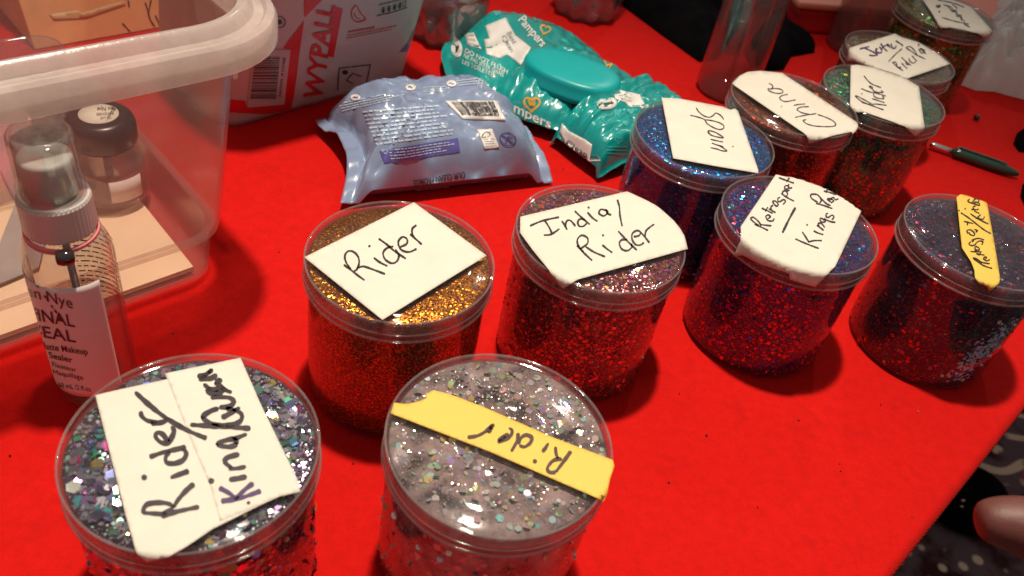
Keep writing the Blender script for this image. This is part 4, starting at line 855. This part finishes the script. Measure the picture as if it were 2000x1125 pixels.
for c, s_ in (((820, 60), 30), ((930, 50), 26), ((1000, 140), 24), ((1130, 160), 26), ((715, 95), 28)): PR('pale_heart', M['tealpale'], tk, st, [('poly', Z2(heart(c[0], c[1], s_, .5)[:-1]), 6)], 0)
# small folded teal pack
t2 = thing('wipes_pack', 'small folded teal wipes pack with a white Clean patch, behind the blue jar', 'wipes pack', (.07, .60, 0))
k2 = pillow((.006, .562), (.045, .526), (.122, .604), (.072, .668), .038, 'teal', t2, crimp=.015, seed=8.4, nu=80, nv=60, pw=7.0, wr=.0022, creases=[(.15, .0, .30, .55, -.008, .12), (.0, .25, .35, .35, .007, .10), (.5, .0, .45, .5, .004, .08), (.25, 1, .3, .5, -.005, .1)])
s2 = Surf([k2], .0003); Z3 = lambda pts: crop(1060, 160, 5.625, pts)
q_ = PR('white_patch', pw_, k2, s2, [('poly', Z3([(215, 455), (185, 560), (310, 790), (480, 935), (510, 900), (545, 690), (480, 640), (290, 540)]), 5)]); PR('patch_lettering', M['slate'], q_, s2, [('text', 'Clean', *Z3([(262, 690), (488, 835)]), (3, -12), .0006, .015)], 0)
q_ = PR('white_patch', pw_, k2, s2, [('poly', Z3([(740, 120), (850, 90), (1060, 140), (1130, 260), (1090, 310), (1070, 270), (960, 280), (890, 220), (800, 190)]), 5)]); PR('fine_print', M['printgrey'], q_, s2, [('greek', Z3([(810, 110), (1000, 130), (1000, 240), (850, 190)]), 3, 4, .3, .0002)], 0)
q_ = PR('flush_icon', pw_, k2, s2, [('poly', Z3(ell(705, 240, 112, 70, -.15)), 5)]); PR('icon_figure', pk_, q_, s2, [('stroke', Z3([(600, 285), (640, 250), (720, 240), (780, 235)]), 3, .0003), ('stroke', Z3([(640, 230), (670, 245), (700, 265), (760, 215)]), 2, .0003)], 0)
for c, s_ in (((825, 335), 45), ((965, 325), 42), ((915, 450), 40), ((690, 640), 34)): PR('pale_heart', M['tealpale'], k2, s2, [('poly', Z3(heart(c[0], c[1], s_, -.1)[:-1]), 5)], 0)
for c, s_ in (((695, 400), 55), ((815, 510), 34), ((830, 640), 40)): PR('heart_outline', M['tealpale'], k2, s2, [('stroke', Z3(heart(c[0], c[1], s_, .1)), 1.6)], 0)
for y in (715, 750, 785): PR('seal_line', M['tealpale'], k2, s2, [('stroke', Z3([(700, y), (930, y-5)]), 2.0)], 0)
# ------------------------------------------------------------------ bag of wipes behind the bin
bw = thing('wipes_bag', 'tall white and red plastic bag of cleaning wipes standing behind the bin', 'bag of wipes', (-.19, .60, 0))
wu = Vector((.628, .778, 0)).normalized(); wvv = Vector((-wu.y, wu.x, 0)); w0 = Vector((-.117, .622, 0))
nu, nz = 60, 48; V = []; F = []
ring = []
LW, DW, HW = .168, .10, .24
def bagpt(s_, z):
    # s_ in [0,4): front, right end, back, left end of a soft rounded box
    k = int(s_) % 4; t = s_-int(s_); hx, hy = LW/2, DW/2
    base = [(-hx+2*hx*t, -hy), (hx, -hy+2*hy*t), (hx-2*hx*t, hy), (-hx, hy-2*hy*t)][k]
    x, y = base; rx = 1-(abs(x/hx)**8)*(abs(y/hy)**8)*.08
    zz = z/HW; bl_ = .010*math.sin(math.pi*min(1, zz*1.1))*(1 if k in (0, 2) else .5)
    bl_ += .003*noise.noise(Vector((s_*5, z*30, 3)))+.0015*noise.noise(Vector((s_*14, z*60, 5)))
    nx, ny = [(0, -1), (1, 0), (0, 1), (-1, 0)][k]
    f_ = math.sin(math.pi*t)**.5 if k in (0, 2) else math.sin(math.pi*t)
    tp_ = 1-.55*smoothstep(.75, 1.0, zz)
    return w0+wu*(-hx+x*rx+nx*bl_*f_)+wvv*(hy+(y*rx)*tp_+ny*bl_*f_-.25*z)+Vector((0, 0, .0006+z))
sst = [i/20 for i in range(80)]; zst = [HW*k/nz for k in range(nz+1)]
rings = [[bagpt(s_, z) for s_ in sst] for z in zst]
v, f = loft(rings, True, True); bag = mesh('bag_film', v, f, M['bagfilm'], bw)
sw = Surf([bag], .0005); Z4 = lambda pts: crop(450, 0, 4.5, pts)
br_ = M['bagred']
PR('red_panel', br_, bag, sw, [('poly', Z4([(645, 175), (460, 425), (525, 430), (465, 915), (140, 945), (130, 880), (-8, 872), (-8, 985), (300, 1000), (530, 965), (560, 820), (600, 500)]), 8)], 0)
PR('red_triangle', br_, bag, sw, [('poly', Z4([(650, -60), (650, 150), (860, -60)]), 8)], 0)
PR('brand_lettering', br_, bag, sw, [('text', 'WYPALL', (627, 196), (654, 11), (-37, -4), .0002, .03, 5, .12)], 0)
PR('red_bar', br_, bag, sw, [('poly', Z4([(925, 60), (985, 75), (905, 500), (850, 490)]), 8)], 0)
q_ = PR('barcode_panel', M['bagfilm'], bag, sw, [('poly', Z4([(205, 430), (524, 432), (470, 912), (145, 940)]), 8, .0002)], 0)
PR('barcode', pk_, q_, sw, [('bars', Z4([(215, 470), (430, 470), (395, 890), (165, 890)]), 21, 34, 't', .0004, .0, 1.)], 0); PR('barcode_digits', pk_, q_, sw, [('text', '36000 41048', *Z4([(440, 850), (480, 500)]), (-6, 0), .0004)], 0)
for c in ((1340, 85), (1390, 72), (1440, 58), (1485, 45)): PR('drop_icon', pk_, bag, sw, [('poly', Z4([(c[0]-4, c[1]+30), (c[0]-15, c[1]+12), (c[0]-12, c[1]-6), (c[0]+10, c[1]-32), (c[0]+15, c[1]+2), (c[0]+10, c[1]+22)]), 4)], 0)
PR('drop_icon', pk_, bag, sw, [('stroke', Z4([(1521, 58), (1510, 40), (1513, 22), (1535, -4), (1540, 30), (1534, 50), (1521, 58)]), 1.2)], 0)
for P_ in ([(1300, 40), (1420, 12), (1540, -20)], [(1285, 135), (1420, 105), (1555, 60)]): PR('rule_line', pk_, bag, sw, [('stroke', Z4(P_), 1.6)], 0)
PR('box_icon', pk_, bag, sw, [('stroke', Z4([(940, 790), (944, 720), (950, 640), (955, 597), (960, 594), (1050, 585), (1140, 575), (1228, 565), (1225, 572), (1215, 620), (1205, 680), (1190, 740)]), 1.8)], 0)
PR('sheet_icon', pk_, bag, sw, [('stroke', Z4([(1150, 670), (1110, 655), (1076, 641), (1070, 644), (1045, 672), (1020, 700), (1024, 706), (1050, 720), (1080, 735)]), 1.8)], 0)
PR('icon_spot', pk_, bag, sw, [('poly', Z4(ell(1005, 632, 25, 20)), 5)], 0)
e_ = Z4(ell(425, 190, 55, 50)); q_ = PR('round_icon', pk_, bag, sw, [('stroke', e_+[e_[0]], 1.8)], 0); PR('icon_figure', pk_, q_, sw, [('poly', Z4([(395, 180), (440, 165), (455, 200), (420, 215)]), 5)], 0)
PR('fine_print', M['redline'], bag, sw, [('greek', Z4([(1030, 265), (1340, 210), (1340, 235), (1030, 292)]), 1, 2, .6)], 0); PR('fine_print', M['redline'], bag, sw, [('greek', Z4([(1020, 300), (1490, 205), (1480, 250), (1015, 345)]), 2, 3, .35)], 0)
PR('pepper_drawing', M['redline'], bag, sw, [('stroke', Z4([(1100, 40), (1065, 90), (1070, 160), (1120, 190), (1185, 165), (1140, 110), (1105, 45)]), 2.2), ('stroke', Z4([(1085, 110), (1100, 150), (1140, 165)]), 1.8)], 0)
PR('blue_splash', M['bagblue'], bag, sw, [('poly', Z4([(1630, 225), (1622, 330), (1570, 455), (1490, 450), (1570, 360)]), 6)], 0); PR('blue_drop', M['bagblue'], bag, sw, [('poly', Z4([(1570, 475), (1590, 485), (1560, 535), (1540, 525)]), 6)], 0)
# ------------------------------------------------------------------ bottles at the back
def faceted(name, label, c, prof, nseg, ripple, mats, parts, cat='bottle', group=None):
    t = thing(name, label, cat, (c[0], c[1], .0003), group); V = []; F = []; n = nseg
    for r, z, rp_ in prof:
        for k in range(n):
            a = 2*math.pi*k/n; rr = r*(1+rp_*math.cos(a*ripple)); V.append(Vector((rr*math.cos(a), rr*math.sin(a), z)))
    m = len(prof)
    for i in range(m-1):
        for k in range(n): F.append((i*n+k, i*n+(k+1) % n, (i+1)*n+(k+1) % n, (i+1)*n+k))
    F.append(tuple(range(n))[::-1])
    o = mesh('bottle_body', V, F, mats, t, local=True); solid(o, .0008, -1)
    for (nm, pf, mt) in parts:
        v, f = lathe(pf, 48); mesh(nm, v, f, mt, t, local=True)
    return t
wprof = [(.018, .004, .0), (.024, .0, .06), (.029, .003, .10), (.0325, .010, .09), (.0335, .020, .06), (.0325, .026, .02), (.0338, .032, 0), (.0338, .046, 0), (.0325, .049, 0), (.0338, .052, 0), (.0338, .066, 0), (.0325, .069, 0), (.0338, .072, 0), (.0338, .100, 0), (.0325, .103, 0), (.0338, .106, 0), (.033, .130, 0), (.026, .160, 0), (.014, .178, 0), (.0125, .190, 0)]
wcap = [('bottle_cap', [(.0145, .184), (.0148, .186), (.0148, .198), (.0135, .200)], M['white']), ('water', [(.020, .004), (.028, .008), (.0318, .016), (.0322, .06), (.0005, .0601)], clear('still_water', (.93, .92, .92), .01, (.8, .8, .8), .02, .9))]
faceted('water_bottle', 'clear plastic water bottle with ribbed base between the bag and the large teal pack', at(872, 72)[:2], wprof, 60, 10, M['water'], wcap, group='water bottles at the back')
faceted('water_bottle', 'clear plastic water bottle with ribbed base behind the teal pack, next to the black cloth', at(1140, 24)[:2], wprof, 60, 10, M['water'], wcap, group='water bottles at the back')
tprof = [(.022, .0005, 0), (.0255, .002, 0), (.0268, .006, .012), (.0268, .19, .012), (.024, .205, 0), (.012, .222, 0), (.011, .24, 0)]
tall = faceted('clear_bottle', 'tall clear bottle with pale liquid and a sticker behind the jar labelled Spain', (.151, .716), tprof, 64, 8, M['glass'], [('liquid', [(.021, .004), (.0245, .006), (.0248, .093), (.0005, .0932)], M['liquid']), ('dip_tube', [(.0022, .010), (.0022, .235)], M['printgrey']), ('bottle_cap', [(.013, .232), (.0135, .234), (.0135, .262), (.012, .265)], M['dark'])])
V = []; F = []; ang = [math.radians(a) for a in range(-75, 20, 5)]
for a in ang:
    for z in (.098, .15): V.append(Vector((.0276*math.cos(a), .0276*math.sin(a), z)))
for i in range(len(ang)-1): F.append((2*i, 2*i+2, 2*i+3, 2*i+1))
solid(mesh('sticker', V, F, plain('olive_sticker', (.30, .26, .10), .5, var=.3, vscale=60), tall, local=True), .0001)
faceted('clear_bottle', 'cloudy clear bottle behind the jar labelled Jesters', at(1668, 96)[:2], [(.026, .0005, 0), (.0295, .002, 0), (.031, .007, 0), (.031, .17, 0), (.026, .19, 0), (.014, .20, 0), (.013, .215, 0)], 56, 8, clear('rosy_cloudy_bottle', (.80, .68, .66), .10, (.7, .55, .52), .08, 1), [('bottle_cap', [(.0145, .208), (.015, .21), (.015, .23), (.013, .232)], M['white'])])
# ------------------------------------------------------------------ crumpled cloth, towel, dark lumps
def crumple(name, px, z0, hmax, mat, label, cat, seed, step=.005, rise=.02, fr=30, sharpk=1.0):
    poly = [(at(x, y, z0).x, at(x, y, z0).y) for x, y in px]; V, F = fill(poly, step); T_ = []
    for x, y in V:
        d = edge_dist((x, y), poly); e = 1-math.exp(-d/rise); q = Vector((x*fr, y*fr, seed))
        nz_ = .55+.5*(1-abs(noise.noise(q)))*.6+.35*(1-2*abs(noise.noise(q*2.3)))*.5*sharpk+.12*noise.noise(q*5)
        T_.append(Vector((x, y, .0008+.0015*min(1, d/.002)+hmax*e*max(.08, nz_))))
    n = len(T_); VV = T_+[Vector((x, y, .0006)) for x, y in V]
    cnt = {}
    for f in F:
        for a, b in zip(f, f[1:]+f[:1]): cnt[(a, b)] = 1
    FF = list(F)+[tuple(i+n for i in f[::-1]) for f in F]+[(b, a, a+n, b+n) for (a, b) in cnt if (b, a) not in cnt]
    return tagm(mesh(name, VV, FF, mat), label, cat)
crumple('black_bag', [(1195, -40), (1215, 12), (1290, 68), (1365, 122), (1400, 118), (1440, 60), (1470, -50), (1330, -80)], 0, .045, M['black'], 'black crumpled cloth bag lying left of the tall clear bottle', 'cloth bag', 3, rise=.03, fr=16)
crumple('black_cloth', [(1470, 142), (1450, 100), (1500, 35), (1540, 10), (1575, 20), (1568, 42), (1540, 58), (1592, 88), (1590, 104), (1545, 112), (1530, 138)], 0, .022, M['black'], 'black crumpled cloth peeking out right of the tall clear bottle', 'cloth', 8, rise=.012, fr=30)
crumple('paper_towel', [(1870, 165), (1885, 120), (1905, 50), (1900, 20), (1960, 15), (2060, 40), (2090, 190), (2000, 196), (1940, 180), (1905, 178)], .0, .050, M['towel'], 'white crumpled paper towel right of the farthest jar', 'paper towel', 5, step=.0032, rise=.012, fr=36, sharpk=3.6)
crumple('black_lump', [(1978, 282), (1985, 262), (2005, 252), (2060, 260), (2060, 300), (1990, 298)], 0, .02, M['black'], 'black object at the right edge above the pen', 'black object', 11, step=.003, rise=.008)
crumple('black_pouch', [(1992, 385), (1996, 362), (2015, 350), (2070, 360), (2070, 410), (2000, 402)], 0, .02, M['black'], 'black object at the right edge below the pen', 'black object', 12, step=.003, rise=.008)
# salmon tray at the back right
a_ = at(1563, 6, .032); b_ = at(2080, 52, .032); td = (b_-a_).normalized(); tn = Vector((-td.y, td.x, 0)); cc = (a_+b_)/2+tn*.15
tr_ = thing('plastic_tub', 'salmon pink plastic tub at the far back right', 'tub', (cc.x, cc.y, 0))
v, f = box((cc.x, cc.y, 0), td, tn, (b_-a_).length, .30, .0006, .026); bevel(mesh('tub_body', v, f, M['bagred'], tr_, False), .004)
v, f = box((cc.x, cc.y, 0), td, tn, (b_-a_).length+.006, .306, .0262, .034); bevel(mesh('tub_lid', v, f, M['salmon'], tr_, False), .003)
# pen
a_ = at(1816, 281, .005); b_ = at(1988, 341, .0045); d_ = (b_-a_); Lp = d_.length; tpn = thing('ballpoint_pen', 'dark green ballpoint pen with a steel end lying right of the green jar', 'pen', (a_.x, a_.y, 0))
v, f = lathe([(.0005, .0), (.0022, .0006), (.0026, .003), (.0026, .021)], 20, c=a_, axis=d_); mesh('pen_button', v, f, M['steel'], tpn)
v, f = lathe([(.0036, .0205), (.0046, .0215), (.0047, .026), (.0046, .03), (.0048, .05), (.0048, Lp*.72), (.0040, Lp*.88), (.0026, Lp*.965), (.0020, Lp), (.0005, Lp+.001)], 28, c=a_+Vector((0, 0, .0004)), axis=d_); mesh('pen_barrel', v, f, M['greenblack'], tpn)
q = d_.normalized(); s_ = q.cross(Vector((0, 0, 1))).normalized(); v, f = box(a_+q*.043+Vector((0, 0, -a_.z)), q, s_, .040, .0022, .0106, .0116); bevel(mesh('pen_clip', v, f, M['greenblack'], tpn, False), .0003)
# bead on the cloth and stuck beads
q = at(1908, 229, .003); v, f = lathe([(.0003, -.0028), (.0018, -.0024), (.0030, -.0008), (.0030, .0008), (.0018, .0024), (.0003, .0028)], 18, c=(q.x, q.y, .0031)); tagm(mesh('bead', v, f, M['bead']), 'tiny dark bead lying alone on the red cloth above the pen', 'bead')
V = []; F = []; rr_ = random.Random(12)
spots = [(395, 340), (338, 650), (852, 352), (1327, 768), (1306, 942), (1640, 905), (1720, 790), (1794, 803), (1642, 920), (1782, 1008), (662, 394), (548, 370), (985, 905), (520, 300), (1240, 560), (545, 492), (20, 890), (1290, 90), (1850, 540), (1100, 330), (1560, 820), (1380, 850), (1480, 990), (690, 905)]
for (x, y) in spots:
    c = at(x, y, .0006); s_ = rr_.uniform(.0003, .0007); k0 = len(V)
    for d in ((1, 0, 0), (0, 1, 0), (-1, 0, 0), (0, -1, 0), (0, 0, .8), (0, 0, -.6)): V.append(c+Vector(d)*s_*rr_.uniform(.6, 1.5))
    for a, b in ((0, 1), (1, 2), (2, 3), (3, 0)): F.append((k0+a, k0+b, k0+4)); F.append((k0+b, k0+a, k0+5))
o = mesh('glitter_crumbs', V, F, M['crumb'], None, False); o['kind'] = 'stuff'; o['label'] = 'dark glitter crumbs scattered over the red tablecloth'
# ------------------------------------------------------------------ below and beside the table edge
hc = at(1893, 968, -.70)
v, f = loft([[Vector((hc.x, hc.y, -.74))+Vector((.066*s_*math.cos(a), .060*s_*math.sin(a), z)) for a in [2*math.pi*k/40 for k in range(40)]] for s_, z in ((.8, .001), (1, .012), (1.02, .03), (.95, .05), (.75, .066), (.45, .074), (.15, .077), (.01, .0772))], True, True)
hb = thing('black_handbag', 'black rounded handbag with a small metal buckle on the carpet beside the table', 'handbag', (hc.x, hc.y, -.74))
mesh('bag_body', v, f, M['black'], hb)
sbk = Surf([hb.children[0]], .001); ac = Acc(); ac.stroke(sbk, [(1876, 976), (1884, 978)], 4); ac.stroke(sbk, [(1874, 988), (1881, 989)], 3); ac.obj('buckle', M['steel'], hb, .002)
# person: thumb and fingers of a hand at the edge of the frame, with a maroon sleeve and lap
pt = thing('person', 'person in dark maroon clothes whose thumb reaches in at the lower right', 'person', atd(2150, 1150, .36))
def skin(name, nodes, edges, mat, parent, sub=2, nodeptr=None):
    off = root_loc(parent); me = bpy.data.meshes.new(name); me.from_pydata([tuple(Vector(p)-off) for p, r in nodes], edges, []); me.update()
    o = bpy.data.objects.new(name, me); COL.objects.link(o); o.parent = parent; me.materials.append(mat)
    md = o.modifiers.new('skin', 'SKIN'); md.use_smooth_shade = True
    sv = me.skin_vertices[0].data if me.skin_vertices else None
    if sv is None:
        bm = bmesh.new(); bm.from_mesh(me); bm.verts.layers.skin.verify(); bm.to_mesh(me); bm.free(); sv = me.skin_vertices[0].data
    for i, (p, r) in enumerate(nodes):
        sv[i].radius = (r, r) if not isinstance(r, tuple) else r
    sv[0].use_root = True
    s_ = o.modifiers.new('smooth', 'SUBSURF'); s_.levels = sub; s_.render_levels = sub
    return o
hd = lambda x, y, d: atd(x, y, d)
nodes = [(hd(2210, 1136, .355), .026), (hd(2130, 1106, .345), .019), (hd(2060, 1046, .335), .0125), (hd(1980, 1021, .330), .0100), (hd(1925, 1016, .327), .0078), (hd(1905, 1016, .326), .0050),
         (hd(2140, 1016, .375), .012), (hd(2080, 956, .392), .0092), (hd(2030, 931, .400), .0080), (hd(2005, 934, .402), .0058),
         (hd(2180, 1001, .395), .012), (hd(2140, 926, .415), .0090), (hd(2110, 896, .425), .0076), (hd(2095, 894, .427), .0056),
         (hd(2230, 1006, .41), .0115), (hd(2210, 926, .43), .0088), (hd(2185, 896, .44), .0072), (hd(2170, 896, .442), .0052),
         (hd(2275, 1026, .42), .0105), (hd(2270, 956, .437), .0078), (hd(2255, 926, .445), .0064), (hd(2242, 924, .447), .0046),
         (hd(2320, 1256, .36), .027), (hd(2440, 1436, .37), .031)]
edges = [(0, 1), (1, 2), (2, 3), (3, 4), (4, 5), (0, 6), (6, 7), (7, 8), (8, 9), (0, 10), (10, 11), (11, 12), (12, 13), (0, 14), (14, 15), (15, 16), (16, 17), (0, 18), (18, 19), (19, 20), (20, 21), (0, 22), (22, 23)]
skin('hand', nodes, edges, M['skin'], pt)
skin('sleeve', [(hd(2320, 1280, .36), .036), (hd(2500, 1560, .38), .045), (hd(2900, 2000, .42), .06)], [(0, 1), (1, 2)], M['maroon'], pt)
skin('trousers', [(hd(2050, 1185, .52), .046), (hd(2200, 1350, .50), .075), (hd(2600, 1700, .52), .095)], [(0, 1), (1, 2)], M['maroon'], pt)
